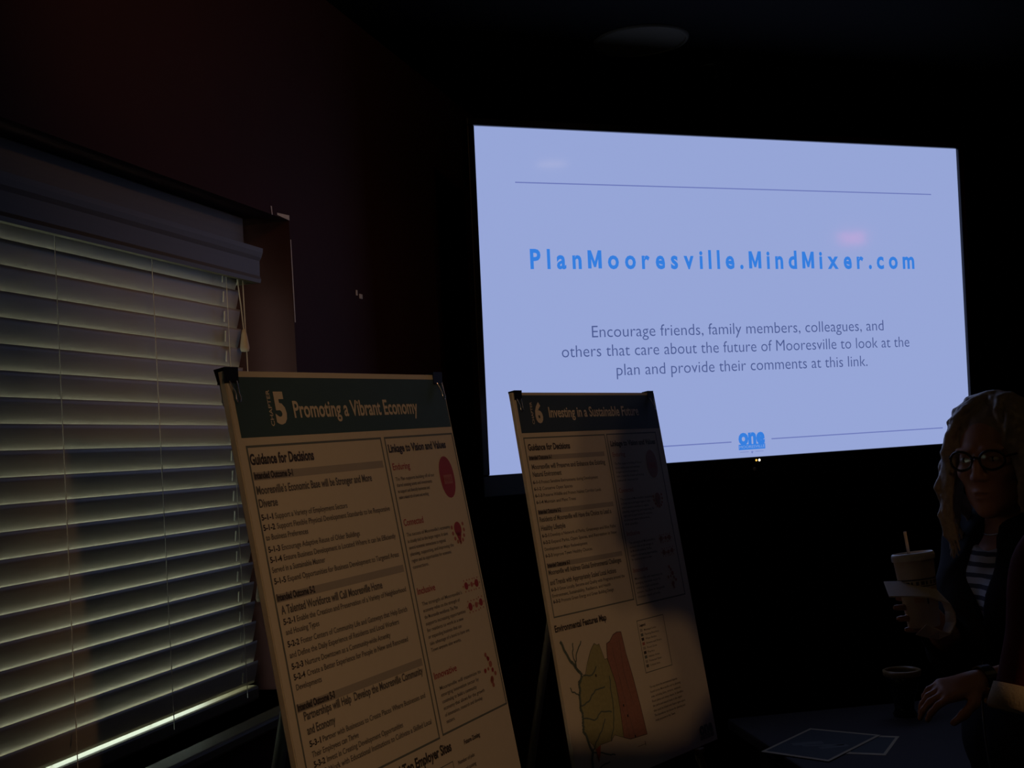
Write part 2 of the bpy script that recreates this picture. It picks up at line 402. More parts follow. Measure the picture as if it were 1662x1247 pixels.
for ch in adr:
    wch = glyph_w(ch)
    if ch == 'M':
        st = 0.0115; h0 = 0.0906
        for q in ([(0, 0), (st, 0), (st, capA), (0, capA)], [(wch - st, 0), (wch, 0), (wch, capA), (wch - st, capA)], [(st, capA), (st, capA * 0.52), (wch / 2 - st * 0.3, 0.004), (wch / 2, 0.004), (wch / 2, 0.021)], [(wch / 2, 0.021), (wch / 2, 0.004), (wch / 2 + st * 0.3, 0.004), (wch - st, capA * 0.52), (wch - st, capA)]):
            a_.poly([(xx + px, ty, h0 + pz) for px, pz in q], M_SBLUE)
    else: put_text(a_, ch, M_SBLUE, xx, 0.0912, capA, wch, 0.030, y=ty)
    xx += wch + gap
tvp(a_, 'web_address', screen)
a_ = MB(); put_text(a_, 'Encourage friends, family members, colleagues, and', M_SGREY, -0.5355, -0.1136, 0.0345, 1.0752, -0.006, y=ty); tvp(a_, 'message_line', screen)
a_ = MB(); put_text(a_, 'others that care about the future of Mooresville to look at the', M_SGREY, -0.6372, -0.1700, 0.0345, 1.2806, -0.006, y=ty); tvp(a_, 'message_line', screen)
a_ = MB(); put_text(a_, 'plan and provide their comments at this link.', M_SGREY, -0.4593, -0.2286, 0.0345, 0.9264, -0.006, y=ty); tvp(a_, 'message_line', screen)
a_ = MB()
put_text(a_, 'one', M_SBLUE, -0.0435, -0.4565, 0.0470, 0.0975, 0.05, y=ty)
a_.poly([(-0.0438, ty, -0.4745), (0.054, ty, -0.4745), (0.054, ty, -0.4578), (-0.0438, ty, -0.4578)], M_SBLUE)
put_text(a_, 'MOORESVILLE', M_SPALE, -0.0415, -0.4700, 0.0085, 0.093, 0.0, y=ty * 2)
rule(a_, -0.04, -0.008, -0.4815, 0.0012, M_SLINE); rule(a_, 0.016, 0.047, -0.4815, 0.0012, M_SLINE)
put_text(a_, '*', M_SLINE, 0.001, -0.492, 0.012, 0.008, 0.02, y=ty)
tvp(a_, 'slide_logo', screen)
for (lx, lz, m_, rr) in ((0.0108, -0.5085, M_LEDY, 0.0035), (0.0222, -0.5085, M_LEDW, 0.0042)):
    tvp(MB().lathe([(rr, 0), (rr * 0.7, 0.0012), (0.0002, 0.0016)], m_, 12, Matrix.Translation((lx, -0.012, lz)) @ RX(math.pi / 2)), 'indicator_light')
tvp(MB().lathe([(0.006, 0), (0.0058, 0.002), (0.004, 0.003), (0.0003, 0.003)], M_ALU, 16, Matrix.Translation((0.0024, -0.012, -0.5355)) @ RX(math.pi / 2)), 'power_button')
tvp(MB().lathe([(0.002, 0), (0.0015, 0.001), (0.0002, 0.0012)], M_ALU, 10, Matrix.Translation((0.2329, -0.012, -0.5450)) @ RX(math.pi / 2)), 'sensor_dot')
# ceiling pole that carries it
PX, PY = 0.72, 4.06
pm = empty('pole_mount', Matrix.Translation((PX, PY, ZC)), 'thin dark pole mount dropping from the ceiling to the back of the television', 'tv mount')
def pmp(mb, name): return mb.build(name, pm)
pmp(MB().tube([(0, 0, -0.01), (0, 0, -0.75)], 0.013, M_POLE, 20), 'pole')
pmp(MB().lathe([(0.0, -0.002), (0.075, -0.002), (0.075, -0.012), (0.03, -0.02), (0.02, -0.04)], M_POLE, 28), 'ceiling_plate')
pbm = MB(); pbm.box((-0.2, -0.006, -0.2), (0.2, 0.006, 0.2), M_POLE, 0.003).box((-0.03, 0.0, -0.05), (0.03, 0.045, 0.05), M_POLE, 0.003)
o = pmp(pbm, 'bracket_plate')
o.matrix_world = TVM @ Matrix.Translation((0.0, 0.093, -0.02))

# ------------------------------------------------------------------ ceiling speaker
sp_ = empty('ceiling_speaker', Matrix.Translation((0.447, 3.738, ZC)) , 'round ceiling speaker grille in the dark ceiling above the television', 'speaker')
gr = MB(); gr.lathe([(0.0, -0.006), (0.06, -0.0065), (0.12, -0.006), (0.132, -0.004)], M_GRILLE, 40); gr.build('grille', sp_)
MB().lathe([(0.132, -0.001), (0.132, -0.008), (0.14, -0.008), (0.143, -0.001)], M_GRILLE, 40).build('rim', sp_)

# ------------------------------------------------------------------ display boards
BW, BH, BT = 0.6096, 0.9144, 0.011
def board_frame(pos, yaw, lean, roll): return Matrix.Translation((pos[0], pos[1], pos[2] + EYE)) @ RZ(yaw) @ RX(-lean) @ RY(roll)
F6 = board_frame((-0.0012, 2.9343, 0.1380), 0.9015908, 0.1353858, 0.0036524)
F5 = board_frame((-0.39337, 1.74348, 0.13695), 1.1141318, 0.1505162, -0.0169521)
BOFF = Matrix.Translation((-BW / 2, 0, BH))      # part coordinates: u right, z = -v
class Board:
    def __init__(self, F, label):
        self.F = F; self.e = empty('display_board', F @ Matrix.Translation((BW / 2, 0, -BH)), label, 'display board', 'foam display boards on easels')
        p = MB(); p.box((0, 0.0008, -BH), (BW, BT, 0), M_FOAM, 0.0012)
        self.part(p, 'foam_panel')
        self.sheet = self.part(MB().box((0.001, 0.0, -BH + 0.001), (BW - 0.001, 0.0009, -0.001), M_PAPER), 'printed_sheet')
    def part(self, mb, name, parent=None):
        o = mb.build(name, parent or self.e)
        if parent is None: o.matrix_local = BOFF
        return o
    def ink(self, mb, name): return self.part(mb, name, self.sheet)
Y1, Y2 = -0.0003, -0.0006
def frame(mb, u0, v0, u1, v1, th, material):
    for (a, b, c, d) in ((u0, v0, u1, v0 + th), (u0, v1 - th, u1, v1), (u0, v0 + th, u0 + th, v1 - th), (u1 - th, v0 + th, u1, v1 - th)):
        mb.poly([(a, Y1, -d), (c, Y1, -d), (c, Y1, -b), (a, Y1, -b)], material)
def rect(mb, u0, v0, u1, v1, material, y=Y1): mb.poly([(u0, y, -v1), (u1, y, -v1), (u1, y, -v0), (u0, y, -v0)], material)
def disc(mb, u, v, r, material, y=Y2, n=18, sx=1.0): mb.poly([(u + r * sx * math.cos(2 * math.pi * k / n), y, -v + r * math.sin(2 * math.pi * k / n)) for k in range(n)], material)
def T_(mb, s, u, v, cap, material, u2=None, bold=0.012, cond=0.62, y=Y2): put_text(mb, s, material, u, -v, cap, (u2 - u) if u2 else None, bold, y=y, cond=cond)
def item(mb, num, rest, u, v, u2, cap=0.0078):
    T_(mb, num, u, v, cap, M_INK, u + 0.0265, 0.03); 
    T_(mb, rest, u + 0.031, v, cap, M_INK2, u2, 0.012)

def icons(b, spots, mid, soft):
    (a, c, d, e) = spots
    i = MB()                                       # shield with a lettered belt
    u, v = a; pts = []
    for k in range(28):
        t_ = 2 * math.pi * k / 28; rr = 0.030 * (1 + 0.12 * math.cos(2 * t_))
        pts.append((u + 0.95 * rr * math.sin(t_), Y1, -v + rr * math.cos(t_) * 1.1))
    i.poly(pts, mid)
    rect(i, u - 0.014, v - 0.004, u + 0.016, v + 0.012, soft, Y2); put_text(i, 'VALUE', M_RED, u - 0.011, -v - 0.008, 0.008, 0.024, 0.0, y=Y2 * 1.5)
    b.ink(i, 'enduring_icon')
    i = MB(); u, v = c
    disc(i, u, v, 0.0125, mid); i.poly([(u - 0.010, Y2, -v - 0.006), (u, Y2, -v - 0.028), (u + 0.010, Y2, -v - 0.006)], mid)
    for k in range(9):
        t_ = math.radians(200 + 26 * k - 30); disc(i, u + 0.026 * math.cos(t_) * 0.8, v - 0.026 * math.sin(t_) * 0.9, 0.0035, soft)
    b.ink(i, 'connected_icon')
    i = MB(); u, v = d
    for (du, dv, r) in ((-0.012, -0.018, 0.0065), (0.008, -0.018, 0.0045), (0.026, -0.018, 0.007), (-0.012, 0.018, 0.007), (0.010, 0.018, 0.005), (0.028, 0.016, 0.0065)):
        disc(i, u + du, v + dv, r, mid if r > 0.006 else soft)
        for k in range(6):
            t_ = k * math.pi / 3; disc(i, u + du + 0.011 * math.cos(t_), v + dv + 0.011 * math.sin(t_), 0.0016, soft)
    b.ink(i, 'inclusive_icon')
    i = MB(); u, v = e; rnd = random.Random(3)
    for k in range(11):
        t_ = rnd.uniform(0, 6.28); r = rnd.uniform(0.008, 0.034)
        disc(i, u + r * math.cos(t_) * 0.8, v + r * math.sin(t_), rnd.choice((0.003, 0.004, 0.0055)), rnd.choice((mid, soft)))
    b.ink(i, 'innovative_icon')

def para(mb, lines, u, v, dv, u2, cap=0.0058, last=0.75):
    for k, s in enumerate(lines):
        end = u2 - (0.012 * ((k * 7) % 3)) if k < len(lines) - 1 else u + (u2 - u) * last
        T_(mb, s, u, v + k * dv, cap, M_INK2, end, 0.006)

END = ['The Plan supports building off of our', 'shared existing assets and investments', 'to support and diversify businesses and', 'make a mixed rich of towns and working']
CON = ['The success of Mooresville’s economy', 'is closely tied to the larger region. It takes', 'several economic connections to regional', 'planning, supporting, and improving the', 'region and its opportunities for economic', 'connections.']
INC = ['The strength of Mooresville’s', 'economy relies on the strength of', 'the Mooresville workforce. The Plan', 'supports increasing opportunities', 'for residents to work in a new', 'or expanding business that can', 'take advantage of a bond to have one', 'Town anyone else works.']
INN = ['Mooresville will maximize its', 'emerging innovation sector by', 'continuing to build a community', 'economy that allows for the growth', 'of innovation, research and develop', 'sectors.']

B5 = Board(F5, 'larger nearer display board titled Promoting a Vibrant Economy, leaning in front of the blind')
hd = MB(); rect(hd, 0.011, 0.009, BW - 0.003, 0.0955, M_HEAD); B5.ink(hd, 'header_band')
tx = MB()
put_text(tx, 'CHAPTER', M_CREAM, 0.0915, -0.0805, 0.0078, 0.053, 0.01, y=Y2, rot=True)
T_(tx, '5', 0.0975, 0.0755, 0.0425, M_CREAM, 0.1245, 0.045); T_(tx, 'Promoting a Vibrant Economy', 0.1424, 0.0690, 0.0240, M_CREAM, 0.5007, 0.022)
B5.ink(tx, 'header_lettering')
fr = MB(); frame(fr, 0.0167, 0.1065, 0.3655, 0.594, 0.0032, M_RULE); frame(fr, 0.3745, 0.1065, 0.6045, 0.592, 0.0032, M_RULE); B5.ink(fr, 'ruled_boxes')
br = MB()
for v in (0.1445, 0.3140, 0.4640): rect(br, 0.0215, v, 0.3570, v + 0.0115, M_BAR)
B5.ink(br, 'grey_bands')
def ink1(b, name, *a):
    q_ = MB(); T_(q_, *a); return b.ink(q_, name)
ink1(B5, 'panel_title', 'Guidance for Decisions', 0.0200, 0.1335, 0.0145, M_INK, 0.1710, 0.035); ink1(B5, 'panel_title', 'Linkage to Vision and Values', 0.3815, 0.1325, 0.0128, M_INK, 0.5725, 0.035)
for n_, v in enumerate((0.1545, 0.3240, 0.4740)): ink1(B5, 'band_lettering', 'Intended Outcome 5-%d' % (n_ + 1), 0.0228, v - 0.0008, 0.0092, M_INK, 0.112, 0.05)
for s, u, v, u2 in (('Mooresville’s Economic Base will be Stronger and More', 0.0222, 0.1752, 0.3152), ('Diverse', 0.0221, 0.1935, 0.0640), ('A Talented Workforce will Call Mooresville Home', 0.0271, 0.3420, 0.2857),
                    ('Partnerships will Help  Develop the Mooresville Community', 0.0334, 0.4880, 0.3530), ('and Economy', 0.0343, 0.5075, 0.1020)): ink1(B5, 'outcome_heading', s, u, v, 0.0112, M_INK2, u2, 0.026)
pass
tx = MB()
item(tx, '5-1-1', 'Support a Variety of Employment Sectors', 0.0215, 0.2113, 0.233); item(tx, '5-1-2', 'Support Flexible Physical Development Standards to be Responsive', 0.0215, 0.2257, 0.3500)
T_(tx, 'to Business Preferences', 0.0230, 0.2395, 0.0078, M_INK2, 0.122, 0.012)
item(tx, '5-1-3', 'Encourage Adaptive Reuse of Older Buildings', 0.0235, 0.2562, 0.252); item(tx, '5-1-4', 'Ensure Business Development is Located Where it can be Efficiently', 0.0235, 0.2705, 0.3512)
T_(tx, 'Served in a Sustainable Manner', 0.0235, 0.2845, 0.0078, M_INK2, 0.150, 0.012); item(tx, '5-1-5', 'Expand Opportunities for Business Development to Targeted Areas', 0.0235, 0.3000, 0.3500)
item(tx, '5-2-1', 'Enable the Creation and Preservation of a Variety of Neighborhood', 0.0271, 0.3563, 0.3510); T_(tx, 'and Housing Types', 0.0280, 0.3705, 0.0078, M_INK2, 0.107, 0.012)
item(tx, '5-2-2', 'Foster Centers of Community Life and Gateways that Help Enrich', 0.0271, 0.3870, 0.3430); T_(tx, 'and Define the Daily Experience of Residents and Local Workers', 0.0271, 0.4020, 0.0078, M_INK2, 0.3124, 0.012)
item(tx, '5-2-3', 'Nurture Downtown as a Community-wide Amenity', 0.0271, 0.4174, 0.2816); item(tx, '5-2-4', 'Create a Better Experience for People in New and Renovated', 0.0271, 0.4320, 0.3283)
T_(tx, 'Developments', 0.0283, 0.4460, 0.0078, M_INK2, 0.0880, 0.012)
item(tx, '5-3-1', 'Partner with Businesses to Create Places Where Businesses and', 0.0345, 0.5240, 0.3460); T_(tx, 'Their Employees can Thrive', 0.0355, 0.5385, 0.0078, M_INK2, 0.150, 0.012)
item(tx, '5-3-2', 'Invest in Creating Development Opportunities', 0.0355, 0.5520, 0.2680); item(tx, '5-3-3', 'Work with Educational Institutions to Cultivate a Skilled Local', 0.0355, 0.5660, 0.3490)
B5.ink(tx, 'outcome_lettering')
tx = MB()
for s, v, u2 in (('Enduring', 0.1620, 0.4377), ('Connected', 0.2545, 0.4460), ('Inclusive', 0.3670, 0.4410), ('Innovative', 0.5040, 0.4580)): ink1(B5, 'red_subheading', s, 0.3835, v, 0.0108, M_RED, u2, 0.012)
tx = MB(); para(tx, END, 0.3850, 0.1800, 0.0101, 0.512); B5.ink(tx, 'values_paragraph'); tx = MB(); para(tx, CON, 0.3850, 0.2720, 0.0106, 0.530, last=0.35); B5.ink(tx, 'values_paragraph'); tx = MB(); para(tx, INC, 0.3900, 0.3860, 0.0107, 0.525); B5.ink(tx, 'values_paragraph'); tx = MB(); para(tx, INN, 0.3935, 0.5230, 0.0107, 0.535, last=0.2); B5.ink(tx, 'values_paragraph')

icons(B5, ((0.5560, 0.1840), (0.5560, 0.2760), (0.5570, 0.3930), (0.5690, 0.5290)), M_RED, M_PINK)
tx = MB(); T_(tx, 'Existing and Top Employer Sites', 0.150, 0.6190, 0.0150, M_INK, 0.3930, 0.035)
for k, s in enumerate(('Number of jobs', 'Planned zoning', 'Industrial sites')): T_(tx, s, 0.4050, 0.645 + 0.014 * k, 0.006, M_INK2, 0.460, 0.012)
T_(tx, 'Future Zoning', 0.4350, 0.6200, 0.007, M_INK, 0.4900, 0.03)
rnd = random.Random(5)
for k in range(26): disc(tx, 0.06 + 0.30 * rnd.random(), 0.66 + 0.2 * rnd.random(), rnd.choice((0.004, 0.006, 0.009)), rnd.choice((M_RULE, M_PINK, M_BAR)))
frame(tx, 0.035, 0.635, 0.39, 0.885, 0.0015, M_RULE)
B5.ink(tx, 'employer_map')

B6 = Board(F6, 'farther display board titled Investing in a Sustainable Future, with a coloured map')
hd = MB(); rect(hd, 0.010, 0.007, BW - 0.003, 0.0965, M_HEAD6); B6.ink(hd, 'header_band')
tx = MB()
put_text(tx, 'CHAPTER', M_CREAM, 0.0655, -0.0760, 0.0078, 0.053, 0.01, y=Y2, rot=True)
T_(tx, '6', 0.0725, 0.0710, 0.0430, M_CREAM, 0.1015, 0.045); T_(tx, 'Investing in a Sustainable Future', 0.1265, 0.0605, 0.0240, M_CREAM, 0.5171, 0.022)
B6.ink(tx, 'header_lettering')
fr = MB(); frame(fr, 0.0125, 0.1065, 0.3435, 0.5215, 0.0032, M_RULE); frame(fr, 0.3500, 0.1060, 0.5820, 0.5375, 0.0032, M_RULE); frame(fr, 0.3370, 0.5720, 0.4600, 0.7000, 0.0020, M_RULE); B6.ink(fr, 'ruled_boxes')
br = MB()
for v in (0.1500, 0.2760, 0.3990): rect(br, 0.0205, v, 0.3270, v + 0.0115, M_BAR)
B6.ink(br, 'grey_bands')
ink1(B6, 'panel_title', 'Guidance for Decisions', 0.0235, 0.1375, 0.0145, M_INK, 0.1880, 0.035); ink1(B6, 'panel_title', 'Linkage to Vision and Values', 0.3610, 0.1380, 0.0128, M_INK, 0.5700, 0.035)
for n_, v in enumerate((0.1600, 0.2860, 0.4090)): ink1(B6, 'band_lettering', 'Intended Outcome 6-%d' % (n_ + 1), 0.0215, v - 0.0008, 0.0092, M_INK, 0.108, 0.05)
for s, u, v, u2 in (('Mooresville will Preserve and Enhance the Existing', 0.0255, 0.1815, 0.3234), ('Natural Environment', 0.0245, 0.1990, 0.1355), ('Residents of Mooresville will Have the Choice to Lead a', 0.0215, 0.3035, 0.3121), ('Healthy Lifestyle', 0.0215, 0.3235, 0.1150),
                    ('Mooresville will Address Global Environmental Challenges', 0.0210, 0.4250, 0.3177), ('and Trends with Appropriately Scaled Local Actions', 0.0205, 0.4480, 0.2880)): ink1(B6, 'outcome_heading', s, u, v, 0.0112, M_INK2, u2, 0.026)
pass
tx = MB()
for num, s, v, u2 in (('6-1-1', 'Protect Sensitive Environments during Development', 0.2155, 0.2809), ('6-1-2', 'Conserve Open Spaces', 0.2310, 0.170), ('6-1-3', 'Preserve Wildlife and Protect Habitat Corridor Lands', 0.2465, 0.285), ('6-1-4', 'Maintain and Plant Trees', 0.2618, 0.175),
                      ('6-2-1', 'Develop a Network of Parks, Greenways and Bike Paths', 0.3390, 0.3198), ('6-2-2', 'Expand Parks, Open Spaces, and Recreation in New', 0.3545, 0.3198), ('6-2-3', 'Improve Town Healthy Choices', 0.3850, 0.205),
                      ('6-3-1', 'Grow Locally, Become and Quality with Programs around the', 0.4625, 0.3198), ('6-3-2', 'Promote Green Energy and Green Building Design', 0.4895, 0.2640)): item(tx, num, s, 0.0205, v, u2, 0.0074)
T_(tx, 'Development or Major Redevelopment', 0.0215, 0.3700, 0.0074, M_INK2, 0.190, 0.012); T_(tx, 'Environment, Sustainability, Resilience, and Health', 0.0205, 0.4760, 0.0074, M_INK2, 0.2550, 0.012)
B6.ink(tx, 'outcome_lettering')
tx = MB()
for s, v, u2 in (('Enduring', 0.1650, 0.4180), ('Connected', 0.2565, 0.4260), ('Inclusive', 0.3650, 0.4210), ('Innovative', 0.4570, 0.4280)): ink1(B6, 'red_subheading', s, 0.3620, v, 0.0108, M_PINK, u2, 0.012)
tx = MB(); para(tx, END + ['natural resource'], 0.3640, 0.1860, 0.0106, 0.488); B6.ink(tx, 'values_paragraph'); tx = MB(); para(tx, CON + ['the parks'], 0.3610, 0.2765, 0.0104, 0.508, last=0.4); B6.ink(tx, 'values_paragraph'); tx = MB(); para(tx, INC[:5], 0.3640, 0.3860, 0.0104, 0.485); B6.ink(tx, 'values_paragraph'); tx = MB(); para(tx, INN[:5], 0.3620, 0.4750, 0.0112, 0.490, last=0.8); B6.ink(tx, 'values_paragraph')

M_DUSK = mat('dusty_rose_ink', (0.46, 0.24, 0.21), 0.6, noise=0.1)
icons(B6, ((0.5360, 0.1900), (0.5340, 0.2790), (0.5280, 0.4030), (0.5330, 0.4900)), M_DUSK, M_PINK)
tx = MB(); T_(tx, 'Environmental Features Map', 0.0085, 0.5530, 0.0145, M_INK, 0.2133, 0.035)
T_(tx, 'Legend', 0.345, 0.5880, 0.006, M_INK, 0.372, 0.03)
for k in range(9):
    v = 0.6000 + k * 0.0108; T_(tx, ('Municipal Limits', 'Planning Boundary', 'Water Bodies', 'Streams and Rivers', 'Flood Zone', 'Parks', 'Habitat Areas', 'Protected Open', 'Critical Area')[k], 0.362, v, 0.0048, M_INK2, 0.362 + (0.055, 0.065, 0.05, 0.07, 0.045, 0.03, 0.05, 0.055, 0.045)[k], 0.006)
    rect(tx, 0.345, v - 0.006, 0.356, v + 0.001, (M_BAR, M_RULE, M_INK, M_PINK, M_BAR, M_INK, M_RULE, M_BAR, M_INK2)[k])
for k, s in enumerate(('The map shows the environmental features', 'found across Mooresville and its planning', 'area, including lakes, streams, wetlands,', 'flood plains and steep slopes. It identifies', 'the parks and natural lands in the region', 'that could be linked with future open space.', 'The boundaries are shown for planning and', 'study purposes in the Town.')):
    T_(tx, s, 0.3420, 0.7370 + k * 0.0113, 0.0055, M_INK2, (0.47, 0.482, 0.48, 0.487, 0.478, 0.49, 0.485, 0.435)[k], 0.006)
B6.ink(tx, 'map_lettering')
M_LAND = mat('map_tan_green', (0.44, 0.45, 0.26), 0.6, noise=0.25, scale=120); M_TOWN = mat('map_rose', (0.44, 0.23, 0.21), 0.6, noise=0.2, scale=140); M_WATER = mat('map_blue', (0.15, 0.21, 0.21), 0.6, noise=0.2, scale=60); M_MRED = mat('map_red', (0.62, 0.15, 0.05), 0.6)
mp = MB()
def line(mb, pts, th, material, y):
    for (a, b) in zip(pts[:-1], pts[1:]):
        d = Vector((b[0] - a[0], b[1] - a[1])); 
        if d.length < 1e-6: continue
        nrm = Vector((-d.y, d.x)).normalized() * th / 2
        mb.poly([(a[0] + nrm.x, y, -a[1] - nrm.y), (b[0] + nrm.x, y, -b[1] - nrm.y), (b[0] - nrm.x, y, -b[1] + nrm.y), (a[0] - nrm.x, y, -a[1] + nrm.y)], material)
land = [(0.129, 0.612), (0.147, 0.598), (0.158, 0.604), (0.166, 0.602), (0.178, 0.640), (0.189, 0.640), (0.205, 0.700), (0.205, 0.76), (0.200, 0.825), (0.165, 0.812), (0.150, 0.822), (0.105, 0.822), (0.090, 0.835), (0.075, 0.815), (0.058, 0.800), (0.050, 0.780), (0.056, 0.750), (0.052, 0.725), (0.058, 0.700), (0.066, 0.690), (0.062, 0.672), (0.080, 0.664), (0.094, 0.660), (0.110, 0.635)]
town = [(0.189, 0.640), (0.196, 0.606), (0.210, 0.603), (0.228, 0.590), (0.245, 0.586), (0.263, 0.588), (0.268, 0.640), (0.280, 0.700), (0.290, 0.770), (0.297, 0.837), (0.225, 0.834), (0.200, 0.825), (0.205, 0.76), (0.205, 0.70)]
mp.poly([(u, Y1, -v) for u, v in land], M_LAND); mp.poly([(u, Y1 * 1.3, -v) for u, v in town], M_TOWN)
line(mp, land + land[:1], 0.0012, M_INK2, Y2); line(mp, town + town[:1], 0.0014, M_INK, Y2 * 1.2)
rnd = random.Random(11)
def river(pts, th):
    fine = []
    for (a, b) in zip(pts[:-1], pts[1:]):
        for k in range(4): fine.append((a[0] + (b[0] - a[0]) * k / 4 + rnd.uniform(-.0025, .0025), a[1] + (b[1] - a[1]) * k / 4 + rnd.uniform(-.002, .002)))
    fine.append(pts[-1]); line(mp, fine, th, M_WATER, Y2 * 1.4)
river([(0.020, 0.575), (0.036, 0.605), (0.060, 0.640), (0.082, 0.662), (0.064, 0.676), (0.060, 0.700), (0.053, 0.726), (0.057, 0.752), (0.050, 0.780), (0.062, 0.803), (0.070, 0.830), (0.060, 0.868)], 0.0075)
for p in ([(0.060, 0.640), (0.075, 0.610), (0.098, 0.585)], [(0.068, 0.650), (0.058, 0.61), (0.066, 0.585)], [(0.060, 0.700), (0.035, 0.690), (0.028, 0.680)], [(0.082, 0.662), (0.115, 0.668), (0.14, 0.65)], [(0.053, 0.726), (0.09, 0.72), (0.12, 0.70), (0.16, 0.70)],
          [(0.057, 0.752), (0.10, 0.765), (0.13, 0.75), (0.17, 0.76)], [(0.070, 0.830), (0.11, 0.80), (0.14, 0.77)], [(0.070, 0.830), (0.12, 0.845), (0.155, 0.855)], [(0.060, 0.868), (0.09, 0.87), (0.13, 0.865)], [(0.15, 0.822), (0.17, 0.79), (0.18, 0.74), (0.185, 0.68)]): river(p, 0.0034)
for p in ([(0.215, 0.62), (0.225, 0.70), (0.232, 0.76), (0.245, 0.83)], [(0.25, 0.60), (0.245, 0.68), (0.262, 0.76)], [(0.205, 0.72), (0.22, 0.79), (0.223, 0.83)]): line(mp, p, 0.0009, M_INK2, Y2 * 1.4)
mp.poly([(0.085, Y2 * 1.6, -0.828), (0.105, Y2 * 1.6, -0.822), (0.098, Y2 * 1.6, -0.842), (0.088, Y2 * 1.6, -0.858)], M_MRED)
for (u, v) in ((0.13, 0.667), (0.218, 0.752), (0.228, 0.778), (0.244, 0.829)): rect(mp, u, v, u + 0.005, v + 0.006, M_INK, Y2 * 1.7)
line(mp, [(0.25, 0.857), (0.285, 0.857)], 0.001, M_INK2, Y2); line(mp, [(0.283, 0.861), (0.283, 0.850)], 0.002, M_INK, Y2)
B6.ink(mp, 'features_map')
lg = MB(); T_(lg, 'one', 0.5290, 0.8890, 0.0300, M_RULE, 0.5950, 0.05); rect(lg, 0.529, 0.892, 0.595, 0.901, M_RULE); put_text(lg, 'MOORESVILLE', M_CREAM, 0.531, -0.8992, 0.0055, 0.062, 0.0, y=Y2 * 1.5)
B6.ink(lg, 'corner_logo')
lg = MB(); T_(lg, 'one', 0.5290, 0.8890, 0.0300, M_RULE, 0.5950, 0.05); rect(lg, 0.529, 0.892, 0.595, 0.901, M_RULE); put_text(lg, 'MOORESVILLE', M_CREAM, 0.531, -0.8992, 0.0055, 0.062, 0.0, y=Y2 * 1.5)
B5.ink(lg, 'corner_logo')

# binder clips
def clip(F, u, label, wd=0.032):
    e = empty('binder_clip', F @ Matrix.Translation((u, BT / 2, 0.0)), label, 'binder clip', 'binder clips on the display boards')
    hw = wd / 2; y0, y1 = -BT / 2 - 0.0012, BT / 2 + 0.0008
    b = MB()
    prof = [(y0 + 0.0006, -0.017), (y0 - 0.0030, 0.004), (y1 + 0.0030, 0.004), (y1, -0.017)]
    pr2 = [(a * 0.9, z - 0.0009 if z > 0 else z) for a, z in prof]
    for A_, B_ in zip(range(3), range(1, 4)):
        p, q, p2, q2 = prof[A_], prof[B_], pr2[A_], pr2[B_]
        vs = [(-hw, *p), (hw, *p), (hw, *q), (-hw, *q), (-hw, *p2), (hw, *p2), (hw, *q2), (-hw, *q2)]
        b.add(vs, [(0, 1, 2, 3), (7, 6, 5, 4), (0, 4, 5, 1), (3, 2, 6, 7), (0, 3, 7, 4), (1, 5, 6, 2)], M_BLACK)
    b.tube([(-hw, y0 + 0.0004, -0.017), (hw, y0 + 0.0004, -0.017)], 0.0012, M_BLACK, 8); b.tube([(-hw, y1, -0.017), (hw, y1, -0.017)], 0.0012, M_BLACK, 8)
    b.build('clip_body', e)
    for sgn, yy in ((-1, y0), (1, y1)):
        pts = []
        for (a, z) in ((-0.008, -0.0155), (-0.0035, -0.034), (-0.005, -0.041), (-0.0025, -0.046), (0.0025, -0.046), (0.005, -0.041), (0.0035, -0.034), (0.008, -0.0155)):
            pts.append((a, yy + sgn * (0.002 + 0.004 * min(1, (-z - 0.0155) / 0.02)), z))
        MB().tube(pts, 0.0010, M_STEEL, 8).build('wire_handle', e)
    return e
clip(F5, 0.012, 'black binder clip at the top left corner of the nearer board, its wire handle glinting', 0.03)
clip(F5, 0.590, 'black binder clip at the top right corner of the nearer board')
clip(F6, 0.018, 'black binder clip at the top left corner of the farther board', 0.028)
clip(F6, 0.588, 'black binder clip at the top right corner of the farther board, against the television', 0.028)

